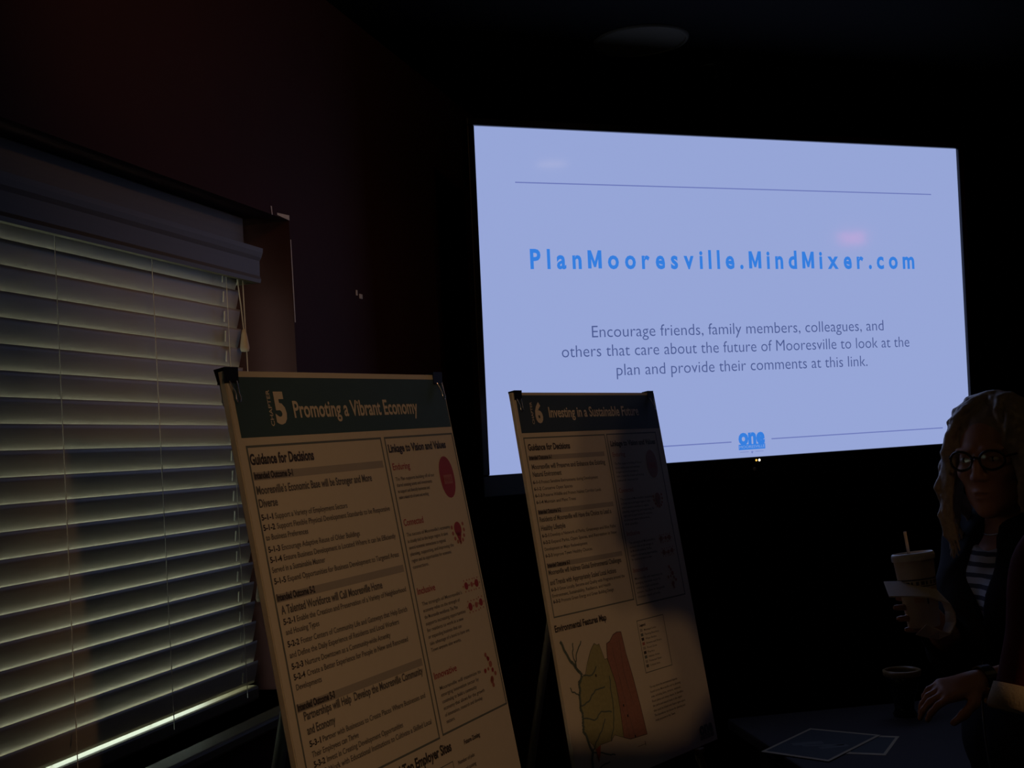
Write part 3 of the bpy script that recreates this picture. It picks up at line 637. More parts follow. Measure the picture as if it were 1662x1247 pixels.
# easels
def easel(F, material, label, back):
    e_m = F @ Matrix.Translation((BW / 2, 0.03, -BH))
    foot = (F @ Vector((BW / 2, 0.03, -BH))); 
    e = empty('easel', Matrix.Translation((foot.x, foot.y, 0)), label, 'easel', 'easels holding the display boards')
    inv = e.matrix_world.inverted()
    def P(u, y, v): return inv @ (F @ Vector((u, y, -v)))
    def down(u_top, v_top, u_at, v_at, y):
        a = F @ Vector((u_top, y, -v_top)); b = F @ Vector((u_at, y, -v_at)); t_ = a.z / (a.z - b.z)
        return inv @ a, inv @ (a + (b - a) * (t_ - 0.004))
    for sg in (-1, 1):
        a, b = down(BW / 2 + sg * 0.03, 0.02, BW / 2 + sg * 0.24, BH, 0.028)
        l = MB().tube([a, b], [0.010, 0.011], material, 12).build('front_leg', e)
    A = F @ Vector((BW / 2 + 0.02, 0.045, -0.03)); nrm = (F.to_3x3() @ Vector((0, 1, 0))); nrm.z = 0; nrm.normalize()
    Bp = A + nrm * back; Bp.z = 0.006
    MB().tube([inv @ A, inv @ Bp], [0.010, 0.011], material, 12).build('rear_leg', e)
    def bx(u0, y0, v0, u1, y1, v1, name, bev=0.003):
        m_ = MB().box((u0, y0, -v1), (u1, y1, -v0), material, bev); o = m_.build(name, e); o.matrix_world = F; return o
    bx(BW / 2 - 0.05, BT + 0.004, 0.004, BW / 2 + 0.05, BT + 0.034, 0.045, 'head_block')
    bx(BW / 2 - 0.26, BT + 0.002, BH - 0.012, BW / 2 + 0.26, BT + 0.028, BH + 0.016, 'cross_bar')
    for sg in (-1, 1):
        bx(BW / 2 + sg * 0.2 - 0.014, -0.014, BH + 0.0008, BW / 2 + sg * 0.2 + 0.014, BT + 0.004, BH + 0.014, 'support_peg')
    return e
easel(F5, M_ALU, 'grey metal easel holding the nearer Promoting a Vibrant Economy board', 0.42)
easel(F6, M_WOODEASEL, 'brown wooden easel holding the farther Sustainable Future board', 0.42)

# ------------------------------------------------------------------ table, leaflets, chair
TZ = EYE - 0.80
TBM = Matrix.Translation((1.10, 3.42, 0)) @ RZ(math.radians(8))
tb = empty('side_table', TBM, 'dark reddish wooden table beside the farther board with leaflets on top', 'table')
MB().box((-0.50, -0.40, TZ - 0.032), (0.55, 0.36, TZ), M_TABLE, 0.006).build('tabletop', tb)
MB().box((-0.42, -0.33, TZ - 0.10), (0.47, -0.31, TZ - 0.032), M_TABLE, 0.002).box((-0.42, 0.27, TZ - 0.10), (0.47, 0.29, TZ - 0.032), M_TABLE, 0.002).box((-0.42, -0.31, TZ - 0.10), (-0.40, 0.27, TZ - 0.032), M_TABLE, 0.002).box((0.45, -0.31, TZ - 0.10), (0.47, 0.27, TZ - 0.032), M_TABLE, 0.002).build('apron', tb)
for x in (-0.41, 0.46):
    for y in (-0.32, 0.28): MB().tube([(x, y, TZ - 0.032), (x, y, 0.0)], [0.026, 0.018], M_TABLE, 14).build('leg', tb)
def leaflet(pts, z, label, m_in, inset=0.014, grp='leaflets on the table', extra=None):
    c = sum((Vector(p) for p in pts), Vector((0, 0))) / len(pts)
    e = empty('leaflet', Matrix.Translation((c.x, c.y, TZ + z)), label, 'leaflet', grp)
    q = [Vector(p) - c for p in pts]
    b = MB(); vs = [(p.x, p.y, 0.0) for p in q] + [(p.x, p.y, 0.0008) for p in q]; n = len(q)
    b.add(vs, [tuple(range(n))[::-1], tuple(range(n, 2 * n))] + [(i, (i + 1) % n, n + (i + 1) % n, n + i) for i in range(n)], M_LEAF); b.build('sheet', e)
    k = 1 - inset * 2 / 0.25
    pr = MB(); pr.poly([(p.x * k, p.y * k, 0.0011) for p in q], m_in)
    if extra: extra(pr, q)
    pr.build('print', e)
def ex1(pr, q):
    a, b, c, d = q
    for (t0, t1, w_) in ((0.2, 0.5, 0.12), (0.35, 0.8, 0.06), (0.6, 0.85, 0.1)):
        p0 = a.lerp(b, t0).lerp(d.lerp(c, t0), 0.35); p1 = a.lerp(b, t1).lerp(d.lerp(c, t1), 0.55); n = (p1 - p0).orthogonal().normalized() * 0.012 * w_ / 0.1
        pr.poly([(p0.x + n.x, p0.y + n.y, 0.0013), (p0.x - n.x, p0.y - n.y, 0.0013), (p1.x - n.x, p1.y - n.y, 0.0013), (p1.x + n.x, p1.y + n.y, 0.0013)], M_PHOTO2)
leaflet([(0.858, 3.179), (0.948, 3.364), (0.86, 3.405), (0.77, 3.22)], 0.0, 'smaller dark leaflet half under the larger one on the table, near the woman', M_PHOTO, 0.02)
leaflet([(0.572, 3.287), (0.711, 3.148), (0.905, 3.383), (0.749, 3.51)], 0.0018, 'larger dark printed leaflet with a pale border lying on the table', M_PHOTO, 0.011, extra=ex1)

bw = empty('bowl', Matrix.Translation((1.035, 3.60, TZ)), 'small dark bowl behind the leaflets on the table, its tan rim standing for a glint', 'bowl')
MB().lathe([(0.0, 0.001), (0.030, 0.001), (0.033, 0.006), (0.026, 0.02), (0.030, 0.05), (0.044, 0.09), (0.050, 0.115), (0.046, 0.115), (0.040, 0.09), (0.026, 0.055), (0.0, 0.05)], M_BEZEL, 32).build('bowl_body', bw)
MB().lathe([(0.0502, 0.112), (0.0525, 0.118), (0.052, 0.127), (0.047, 0.129), (0.0445, 0.122), (0.0462, 0.112)], M_RIMGLINT, 32).build('rim', bw)  # tan rim over the dark body paints in a glint

# ------------------------------------------------------------------ people: signed-distance bodies meshed with surface nets
class SDF:
    def __init__(self, lo, hi, h):
        self.lo = np.array(lo, float); self.h = h
        self.n = np.maximum(2, np.ceil((np.array(hi, float) - self.lo) / h).astype(int) + 1)
        self.F = np.full(self.n, 0.06, np.float32)
        self.ax = [self.lo[i] + np.arange(self.n[i]) * h for i in range(3)]
    def sub(self, a, b):
        i0 = np.clip(np.floor((np.array(a) - self.lo) / self.h).astype(int), 0, self.n - 1)
        i1 = np.clip(np.ceil((np.array(b) - self.lo) / self.h).astype(int) + 1, 0, self.n)
        if (i1 <= i0).any(): return None
        sl_ = tuple(slice(i0[i], i1[i]) for i in range(3))
        g = [self.ax[i][sl_[i]].reshape([-1 if j == i else 1 for j in range(3)]) for i in range(3)]
        return sl_, g
    def merge(self, sl_, d, k, cut=False):
        f = self.F[sl_]
        if cut:
            d = -d
            if k > 0:
                hh = np.clip(0.5 + 0.5 * (d - f) / k, 0, 1); r = f * (1 - hh) + d * hh + k * hh * (1 - hh)
            else: r = np.maximum(f, d)
        else:
            d = np.minimum(d, 0.06)
            if k > 0:
                hh = np.clip(0.5 + 0.5 * (f - d) / k, 0, 1); r = f * (1 - hh) + d * hh - k * hh * (1 - hh)
            else: r = np.minimum(f, d)
        self.F[sl_] = r.astype(np.float32)
    def cap(self, a, b, ra, rb=None, k=0.02, cut=False):
        rb = ra if rb is None else rb; a = np.array(a, float); b = np.array(b, float); m = max(ra, rb) + k + 3 * self.h + 0.01
        s_ = self.sub(np.minimum(a, b) - m, np.maximum(a, b) + m)
        if s_ is None: return self
        sl_, g = s_; d = b - a; L = max(1e-9, d @ d)
        t_ = np.clip(((g[0] - a[0]) * d[0] + (g[1] - a[1]) * d[1] + (g[2] - a[2]) * d[2]) / L, 0, 1)
        q = np.sqrt((g[0] - a[0] - d[0] * t_) ** 2 + (g[1] - a[1] - d[1] * t_) ** 2 + (g[2] - a[2] - d[2] * t_) ** 2) - (ra + (rb - ra) * t_)
        self.merge(sl_, q, k, cut); return self
    def chain(self, pts, rs, k=0.02, cut=False):
        for i in range(len(pts) - 1): self.cap(pts[i], pts[i + 1], rs[i], rs[i + 1], k, cut)
        return self
    def ell(self, c, r, M=None, k=0.02, cut=False):
        c = np.array(c, float); r = np.array(r, float); m = r.max() + k + 3 * self.h + 0.01
        s_ = self.sub(c - m, c + m)
        if s_ is None: return self
        sl_, g = s_; M = np.eye(3) if M is None else M
        l = [M[0, i] * (g[0] - c[0]) + M[1, i] * (g[1] - c[1]) + M[2, i] * (g[2] - c[2]) for i in range(3)]
        k0 = np.sqrt((l[0] / r[0]) ** 2 + (l[1] / r[1]) ** 2 + (l[2] / r[2]) ** 2)
        k1 = np.sqrt((l[0] / r[0] ** 2) ** 2 + (l[1] / r[1] ** 2) ** 2 + (l[2] / r[2] ** 2) ** 2)
        self.merge(sl_, k0 * (k0 - 1) / np.maximum(k1, 1e-6), k, cut); return self
    def half(self, p, n, k=0.0):
        """keep the side the normal points away from"""
        n = np.array(n, float); n /= np.linalg.norm(n); g = [self.ax[i].reshape([-1 if j == i else 1 for j in range(3)]) for i in range(3)]
        d = (g[0] - p[0]) * n[0] + (g[1] - p[1]) * n[1] + (g[2] - p[2]) * n[2]
        self.F = np.maximum(self.F, d).astype(np.float32); return self
    def mesh(self, name, material, parent, base):
        F = self.F; F[[0, -1]] = 0.05; F[:, [0, -1]] = 0.05; F[:, :, [0, -1]] = 0.05
        nx, ny, nz = F.shape; ins = F < 0
        c8 = [ins[dx:nx - 1 + dx, dy:ny - 1 + dy, dz:nz - 1 + dz] for dx in (0, 1) for dy in (0, 1) for dz in (0, 1)]
        tot = sum(c.astype(np.int8) for c in c8); act = (tot > 0) & (tot < 8)
        idx = np.argwhere(act); vid = np.full(act.shape, -1, np.int64); vid[act] = np.arange(len(idx))
        acc = np.zeros((len(idx), 3)); cnt = np.zeros(len(idx))
        offs = [(a, b, c) for a in (0, 1) for b in (0, 1) for c in (0, 1)]
        vals = {o_: F[idx[:, 0] + o_[0], idx[:, 1] + o_[1], idx[:, 2] + o_[2]] for o_ in offs}
        for o_ in offs:
            for ax_ in range(3):
                if o_[ax_]: continue
                p_ = list(o_); p_[ax_] = 1; a = vals[o_]; b = vals[tuple(p_)]; s_ = (a < 0) != (b < 0)
                t_ = np.where(s_, a / np.where(s_, a - b, 1), 0); q = np.array(o_, float)[None].repeat(len(idx), 0); q[:, ax_] += t_
                acc[s_] += q[s_]; cnt[s_] += 1
        V = (idx + acc / cnt[:, None]) * self.h + self.lo - np.array(base)
        quads = []
        for ax_ in range(3):
            b_ = [i for i in range(3) if i != ax_]
            sl_a = [slice(1, -1)] * 3; sl_b = [slice(1, -1)] * 3; sl_a[ax_] = slice(0, -1); sl_b[ax_] = slice(1, None)
            A_ = ins[tuple(sl_a)]; B_ = ins[tuple(sl_b)]
            e = np.argwhere(A_ != B_); st = A_[A_ != B_]
            off = np.ones(3, int); off[ax_] = 0; e = e + off
            def vv(d1, d2):
                q = e.copy(); q[:, b_[0]] -= d1; q[:, b_[1]] -= d2; return vid[q[:, 0], q[:, 1], q[:, 2]]
            Q = np.stack([vv(1, 1), vv(0, 1), vv(0, 0), vv(1, 0)], 1)
            flip = st if ax_ != 1 else ~st
            Q[~flip] = Q[~flip][:, ::-1]; quads.append(Q)
        Q = np.concatenate(quads); Q = Q[(Q >= 0).all(1)]
        me = bpy.data.meshes.new(name); me.vertices.add(len(V)); me.vertices.foreach_set('co', V.astype(np.float32).ravel())
        me.loops.add(len(Q) * 4); me.loops.foreach_set('vertex_index', Q.astype(np.int32).ravel())
        me.polygons.add(len(Q)); me.polygons.foreach_set('loop_start', np.arange(0, len(Q) * 4, 4, dtype=np.int32)); me.polygons.foreach_set('loop_total', np.full(len(Q), 4, np.int32))
        me.polygons.foreach_set('use_smooth', np.ones(len(Q), bool)); me.update(calc_edges=True); me.validate()
        me.materials.append(material); o = bpy.data.objects.new(name, me); COL.objects.link(o); o.parent = parent
        return o
def V3(*a): return np.array(a, float)
def axes(f, u=(0, 0, 1)):
    f = np.array(f, float); f /= np.linalg.norm(f); l = np.cross(u, f); l /= np.linalg.norm(l); u = np.cross(f, l); return np.stack([f, l, u], 1)     # columns forward, left, up

def head(D, c, M, k=1.0, fem=True):
    P = lambda f, l, u: c + M @ V3(f, l, u) * k
    D.ell(P(-0.012, 0, 0.035), V3(0.093, 0.075, 0.088) * k, M, 0.02)           # skull
    D.ell(P(0.030, 0, -0.030), V3(0.062, 0.060, 0.085) * k, M, 0.03)           # face
    D.ell(P(0.038, 0, -0.078), V3(0.045, 0.046, 0.036) * k, M, 0.03)           # jaw
    D.ell(P(0.072, 0, -0.105), V3(0.020, 0.020, 0.016) * k, M, 0.025)          # chin
    for s in (-1, 1):
        D.ell(P(0.060, s * 0.040, -0.020), V3(0.024, 0.022, 0.018) * k, M, 0.02)   # cheekbone
        D.ell(P(0.098, s * 0.033, 0.012), V3(0.018, 0.020, 0.013) * k, M, 0.012, True)  # socket
        D.ell(P(0.072, s * 0.033, 0.010), V3(0.0165, 0.0165, 0.0150) * k, M, 0.004)      # lids
        D.cap(P(0.087, s * 0.014, 0.030), P(0.076, s * 0.052, 0.031), 0.006 * k, 0.005 * k, 0.012)  # brow
        D.ell(P(-0.008, s * 0.078, 0.000), V3(0.018, 0.008, 0.031) * k, M, 0.006)       # ear
    D.chain([P(0.088, 0, 0.018), P(0.097, 0, -0.004), P(0.1045, 0, -0.025)], [0.008 * k, 0.0095 * k, 0.0115 * k], 0.010)   # nose
    for s in (-1, 1): D.ell(P(0.096, s * 0.012, -0.029), V3(0.011, 0.008, 0.008) * k, M, 0.006)
    D.ell(P(0.088, 0, -0.062), V3(0.013, 0.022, 0.008) * k, M, 0.006); D.ell(P(0.085, 0, -0.073), V3(0.013, 0.019, 0.008) * k, M, 0.006)
    D.ell(P(0.102, 0, -0.0665), V3(0.013, 0.022, 0.0022) * k, M, 0.003, True)
    return P

def hand(D, wrist, d, palm, thumb, curl, k=1.0, spread=0.06, r0=0.0088):
    """wrist, direction to the fingers, palm normal, thumb side; curl = bend per joint of each finger"""
    d = np.array(d, float) / np.linalg.norm(d); palm = np.array(palm, float); palm -= d * (palm @ d); palm /= np.linalg.norm(palm)
    th = np.array(thumb, float); th -= d * (th @ d) + palm * (th @ palm); th /= np.linalg.norm(th)
    w = np.array(wrist, float)
    D.cap(w - d * 0.01, w + d * 0.03 * k, 0.024 * k, 0.026 * k, 0.015)
    for j, (off, ln) in enumerate(((0.030, 0.072), (0.010, 0.080), (-0.010, 0.075), (-0.029, 0.058))):
        b0 = w + d * 0.02 * k + th * off * 0.7 * k; b = w + d * (0.090 - 0.004 * abs(j - 1)) * k + th * off * k
        D.cap(b0, b, 0.0135 * k, 0.0115 * k, 0.016)
        p = b; a = 0.0; dd = d * math.cos(spread * (1.5 - j) / 1.5) + th * math.sin(spread * (1.5 - j) / 1.5)
        segs = (0.46, 0.30, 0.24)
        for q in range(3):
            a += curl[j] * (0.75, 1.0, 0.8)[q]; nd = dd * math.cos(a) + palm * math.sin(a); p2 = p + nd * ln * segs[q] * k
            rr = r0 * (1.0, 0.93, 0.85, 0.74)[q]; D.cap(p, p2, rr * k, r0 * (0.93, 0.85, 0.74)[q] * k, 0.003); p = p2
    t0 = w + d * 0.022 * k + th * 0.020 * k; t1 = t0 + (d * 0.55 + th * 0.75 + palm * 0.25) * 0.042 * k; t2 = t1 + (d * 0.85 + th * 0.30 + palm * 0.45) * 0.034 * k; t3 = t2 + (d * 0.9 + th * 0.0 + palm * 0.55) * 0.026 * k
    D.chain([t0, t1, t2, t3], [0.015 * k, 0.0115 * k, 0.0100 * k, 0.0080 * k], 0.006)

# ---- woman with the cup
WB = V3(1.09, 2.80, 0)
we = empty('person', Matrix.Translation(WB), 'woman with wavy ash blond hair and dark glasses, black jacket, holding up a drink cup', 'person')
ft = V3(-0.955, -0.297, 0); fr_ = V3(-0.297, 0.955, 0); up = V3(0, 0, 1)          # facing, her right
TM = axes(ft)
hc = V3(1.030, 2.755, EYE - 0.078); HM = axes(V3(-0.70, -0.71, -0.10))
pelvis = WB + up * 0.86; chest = WB + up * 1.17 + ft * 0.01
shR = WB + fr_ * 0.165 + up * 1.295; shL = WB - fr_ * 0.165 + up * 1.295
elR = V3(0.905, 2.745, EYE - 0.475); wrR = V3(0.822, 2.580, EYE - 0.405)
elL = V3(1.075, 2.455, EYE - 0.470); wrL = V3(0.838, 2.405, EYE - 0.484)
def torso(D, g=0.0, k=0.05):
    D.ell(pelvis, V3(0.115 + g, 0.165 + g, 0.13 + g), TM, k)
    D.ell(WB + up * 1.03, V3(0.100 + g, 0.135 + g, 0.16 + g), TM, k)
    D.ell(chest, V3(0.108 + g, 0.150 + g, 0.17 + g), TM, k)
    for s in (-1, 1): D.ell(chest + ft * 0.075 + fr_ * s * 0.07 - up * 0.01, V3(0.055 + g, 0.065 + g, 0.065 + g), TM, 0.03)
    D.cap(shR - fr_ * 0.02, shL + fr_ * 0.02, 0.052 + g, 0.052 + g, k)
def legs(D, g=0.0, k=0.03):
    for s in (-1, 1):
        hp = pelvis + fr_ * s * 0.085 - up * 0.04; kn = WB + fr_ * s * 0.095 + up * 0.46 + ft * 0.015; an = WB + fr_ * s * 0.10 + up * 0.085 - ft * 0.01
        D.chain([hp, kn], [0.082 + g, 0.055 + g], k); D.chain([kn, kn * 0.6 + an * 0.4 - ft * 0.012, an], [0.053 + g, 0.052 + g, 0.036 + g], 0.02)
def wbounds(g): return (WB[0] - 0.47, WB[1] - 0.52, 0.0), (WB[0] + 0.30, WB[1] + 0.28, 1.70)
D = SDF(*wbounds(0), 0.0045)
torso(D); legs(D)
nb = WB + up * 1.31 + ft * 0.01
D.cap(nb, hc + HM @ V3(-0.02, 0, -0.07), 0.055, 0.050, 0.03)
for sh, el, wr in ((shR, elR, wrR), (shL, elL, wrL)):
    D.chain([sh, el], [0.048, 0.038], 0.03); D.chain([el, el * 0.65 + wr * 0.35, wr], [0.038, 0.037, 0.024], 0.015)
for s in (-1, 1):
    an = WB + fr_ * s * 0.10 + up * 0.085 - ft * 0.01; D.chain([an, an + ft * 0.10 - up * 0.055, an + ft * 0.15 - up * 0.062], [0.036, 0.030, 0.022], 0.02); D.cap(an, an - ft * 0.02 - up * 0.05, 0.034, 0.030, 0.02)
HP = head(D, hc, HM, 0.96)
# right hand wraps the cup, left hand gestures
CUP = V3(0.757, 2.500, EYE - 0.300)
hand(D, wrR, V3(-0.40, -0.65, 0.35), V3(-0.75, 0.35, -0.1), V3(0.1, 0.3, 1), (0.52, 0.54, 0.56, 0.6), 0.92)
hand(D, wrL, V3(-1.0, -0.12, -0.10), V3(0.0, 0.35, -1.0), V3(-0.1, -1.0, -0.2), (0.40, 0.46, 0.52, 0.58), 0.86, 0.10)
D.mesh('body', M_SKIN, we, WB)
# eyes and lips
def ball(name, c, r, material, M=None, parent=we, sq=(1, 1, 1)):
    bm = bmesh.new(); bmesh.ops.create_uvsphere(bm, u_segments=20, v_segments=12, radius=1.0)
    M = np.eye(3) if M is None else M
    for v in bm.verts:
        q = M @ (V3(*v.co) * r * V3(*sq)) + c - WB; v.co = q
    mb = MB(); mb.bm(bm, material, smooth=True); return mb.build(name, parent)
for s in (-1, 1):
    ey = ball('eye', HP(0.0765, s * 0.033, 0.010), 0.0125, M_EYE, HM, sq=(1.08, 1.0, 0.62)); ball('iris', HP(0.0845, s * 0.033, 0.010), 0.0058, M_IRIS, HM, ey)
# hair: wavy locks from the crown to the shoulders
D = SDF(hc - V3(0.21, 0.21, 0.30), hc + V3(0.21, 0.21, 0.16), 0.0036)
rnd = random.Random(21)
D.ell(hc + HM @ V3(-0.022, 0, 0.046), V3(0.092, 0.083, 0.084), HM, 0.01)
D.ell(hc + HM @ V3(-0.060, 0, -0.020), V3(0.055, 0.080, 0.090), HM, 0.02)
for i in range(120):
    az = math.radians(rnd.uniform(48, 312)) if i > 36 else math.radians(rnd.choice((-1, 1)) * rnd.uniform(40, 95))
    ln = rnd.uniform(0.72, 1.0); ph = rnd.uniform(0, 6.3); amp = rnd.uniform(0.005, 0.013); rr = rnd.uniform(0.0055, 0.0095)
    root = V3(-0.02 + 0.05 * math.cos(az) * rnd.uniform(0.3, 1.0), 0.05 * math.sin(az) * rnd.uniform(0.2, 1.0), 0.130)
    pts, rs = [], []
    for j in range(11):
        t_ = j / 10 * ln
        if t_ < 0.35:
            q = t_ / 0.35; a_e = q * math.pi / 2; rad = (0.095 * math.cos(az) ** 2 + 0.089 * math.sin(az) ** 2)
            p = V3(-0.018 + rad * math.cos(az) * math.sin(a_e), rad * math.sin(az) * math.sin(a_e), 0.045 + 0.090 * math.cos(a_e))
        else:
            q = (t_ - 0.35) / 0.65; fl = 1.0 + 0.34 * math.sin(min(1, q * 1.15) * math.pi * 0.75)
            p = V3(-0.018 + 0.098 * math.cos(az) * fl, 0.090 * math.sin(az) * fl, 0.045 - 0.255 * q)
        p = p + V3(math.cos(az), math.sin(az), 0) * amp * math.sin(ph + j * 1.35) + V3(-math.sin(az), math.cos(az), 0) * amp * 1.3 * math.cos(ph + j * 1.2)
        if p[0] > 0.052: p[0] = 0.052 + (p[0] - 0.052) * 0.25; p[1] *= 1.06
        pts.append(hc + HM @ p); rs.append(rr * (1.0 if j < 7 else 1.0 - 0.16 * (j - 6)))
    D.chain(pts, rs, 0.004)
D.ell(hc + HM @ V3(0.085, 0, -0.035), V3(0.075, 0.060, 0.085), HM, 0.012, True)        # open at the face
D.mesh('hair', M_HAIR, we, WB)
# spectacles
g = MB(); loc_ = lambda f, l, u: HP(f, l, u) - WB
for s in (-1, 1):
    ring = [loc_(0.106 - 0.010 * abs(math.cos(a)) * (1 if math.cos(a) > 0 else 0.15) - 0.004, s * (0.035 + 0.0265 * math.cos(a)), 0.008 + 0.0195 * math.sin(a) + (0.003 if math.sin(a) > 0 else 0)) for a in [2 * math.pi * k / 24 for k in range(25)]]
    g.tube(ring, 0.0028, M_GLASSFR, 8)
    g.tube([loc_(0.094, s * 0.062, 0.016), loc_(0.06, s * 0.078, 0.017), loc_(-0.01, s * 0.083, 0.014), loc_(-0.035, s * 0.080, -0.008)], 0.0024, M_GLASSFR, 8)
g.tube([loc_(0.103, -0.010, 0.014), loc_(0.108, 0, 0.018), loc_(0.103, 0.010, 0.014)], 0.0024, M_GLASSFR, 8)
gl = g.build('spectacles', we)
for s in (-1, 1):
    lp = [loc_(0.101 - 0.008 * max(0, math.cos(a)), s * (0.035 + 0.0255 * math.cos(a)), 0.008 + 0.0185 * math.sin(a)) for a in [2 * math.pi * k / 20 for k in range(20)]]
    MB().poly(lp, M_LENS).build('lens', gl)
# striped top
M_STRIPE = mat('striped_knit', (0.42, 0.46, 0.52), 0.9)
t = M_STRIPE.node_tree; b = t.nodes['Principled BSDF']; c_ = t.nodes.new('ShaderNodeTexCoord'); wv = t.nodes.new('ShaderNodeTexWave'); rp = t.nodes.new('ShaderNodeValToRGB')
wv.bands_direction = 'Z'; wv.inputs['Scale'].default_value = 14; wv.inputs['Distortion'].default_value = 0.6; wv.inputs['Detail Scale'].default_value = 2
rp.color_ramp.interpolation = 'CONSTANT'; rp.color_ramp.elements[0].color = (0.50, 0.55, 0.62, 1); rp.color_ramp.elements[1].position = 0.62; rp.color_ramp.elements[1].color = (0.05, 0.06, 0.09, 1)
t.links.new(c_.outputs['Object'], wv.inputs[0]); t.links.new(wv.outputs['Fac'], rp.inputs[0]); t.links.new(rp.outputs[0], b.inputs['Base Color'])
D = SDF((WB[0] - 0.30, WB[1] - 0.30, 0.85), (WB[0] + 0.30, WB[1] + 0.30, 1.42), 0.006)
torso(D, 0.006); D.half(WB + up * 0.90, -up); D.half(WB + up * 1.318 + ft * 0.03, V3(*(ft * 0.5)) + up)
D.ell(WB + up * 1.36 + ft * 0.10, V3(0.10, 0.075, 0.085), TM, 0.01, True)
D.mesh('striped_top', M_STRIPE, we, WB)
# black jacket, open in front
D = SDF((WB[0] - 0.36, WB[1] - 0.46, 0.74), (WB[0] + 0.32, WB[1] + 0.30, 1.44), 0.006)
torso(D, 0.018); D.ell(WB + up * 0.86, V3(0.125, 0.175, 0.13), TM, 0.04)
D.half(WB + up * 0.77, -up)
D.chain([WB + ft * 0.15 + up * 1.40, WB + ft * 0.17 + fr_ * 0.01 + up * 1.24, WB + ft * 0.185 + fr_ * 0.01 + up * 1.10, WB + ft * 0.17 + fr_ * 0.01 + up * 0.70], [0.090, 0.078, 0.058, 0.030], 0.006, True)
D.cap(nb, nb + up * 0.2, 0.066, 0.085, 0.01, True)
D.cap(shR, elR, 0.064, 0.056, 0.03); D.cap(shL, elL, 0.064, 0.060, 0.03)
D.cap(elR, elR * 0.25 + wrR * 0.75, 0.053, 0.044, 0.02); D.cap(elL, elL * 0.62 + wrL * 0.38, 0.058, 0.052, 0.02)
D.cap(elR * 0.30 + wrR * 0.70, wrR + (wrR - elR) * 0.2, 0.040, 0.040, 0.0, True); D.cap(elL * 0.66 + wrL * 0.34, wrL, 0.047, 0.047, 0.0, True)
jk = D.mesh('jacket', M_JACKET, we, WB)
z_ = MB(); pts = []
for zz in np.linspace(1.08, 0.79, 10): pts.append(WB + ft * (0.140 + 0.012 * math.sin((zz - 0.79) * 11)) + fr_ * -0.02 + up * zz - WB)
z_.tube(pts, 0.0022, M_ALU, 6); z_.build('zip_edge', jk)
# trousers and shoes
D = SDF((WB[0] - 0.30, WB[1] - 0.30, 0.05), (WB[0] + 0.30, WB[1] + 0.30, 1.02), 0.007)
legs(D, 0.012); D.ell(pelvis, V3(0.125, 0.175, 0.12), TM, 0.04); D.half(WB + up * 0.98, up); D.half(WB + up * 0.08, -up)
D.mesh('trousers', M_TROUSER, we, WB)
for s in (-1, 1):
    an = WB + fr_ * s * 0.10 + up * 0.085 - ft * 0.01; D = SDF(an - V3(0.24, 0.24, 0.085), an + V3(0.16, 0.16, 0.06), 0.005)
    D.chain([an - ft * 0.02 - up * 0.040, an + ft * 0.09 - up * 0.048, an + ft * 0.155 - up * 0.056], [0.040, 0.037, 0.028], 0.02); D.cap(an, an - up * 0.03, 0.042, 0.042, 0.02); D.half(V3(0, 0, 0.002), -up); D.half(an + up * 0.01, up)
    D.mesh('shoe', M_SHOE, we, WB)
# wrist watch and necklace
wd_ = (wrL - elL) / np.linalg.norm(wrL - elL); wc = wrL - wd_ * 0.008; wa = axes(wd_)
wt = MB(); n = 28; ring = []
for a in [2 * math.pi * k / n for k in range(n)]: ring.append(wa @ V3(0, math.cos(a), math.sin(a)) * 0.0300)
for s in (0,):
    vs = []
    for q in ring:
        for (dx, dr) in ((-0.011, 1.0), (0.011, 1.0), (0.011, 1.09), (-0.011, 1.09)): vs.append(wc + q * dr + wd_ * dx - WB)
    fs = []
    for k in range(n):
        a, b2 = k * 4, ((k + 1) % n) * 4
        for j in range(4): fs.append((a + j, a + (j + 1) % 4, b2 + (j + 1) % 4, b2 + j))
    wt.add(vs, fs, M_BLACK, False)
wt = wt.build('watch_band', we)
vdir = V3(0, 0, EYE) - wc; vdir -= wd_ * (vdir @ wd_); vdir /= np.linalg.norm(vdir); vdir = vdir * 0.75 + np.cross(wd_, vdir) * -0.66
M4 = Matrix.Identity(4); sd = np.cross(wd_, vdir)
for i in range(3): M4[i][0] = wd_[i]; M4[i][1] = sd[i]; M4[i][2] = vdir[i]; M4[i][3] = (wc - WB + vdir * 0.0335)[i]
MB().box((-0.016, -0.019, -0.005), (0.016, 0.019, 0.005), M_BLACK, 0.003, M4).build('watch_face', wt)
MB().box((0.0162, -0.018, -0.005), (0.0190, 0.018, 0.004), mat('brass_rim', (0.8, 0.55, 0.2), 0.25, 0.9, noise=0.05), 0.001, M4).build('watch_rim', wt)
nk = [WB + up * (1.352 - 0.045 * math.cos(a)) + ft * (0.02 + 0.066 * math.cos(a)) + fr_ * 0.066 * math.sin(a) - WB for a in np.linspace(-2.3, 2.3, 24)]
MB().tube(nk, 0.0014, M_STEEL, 6).build('necklace', we)

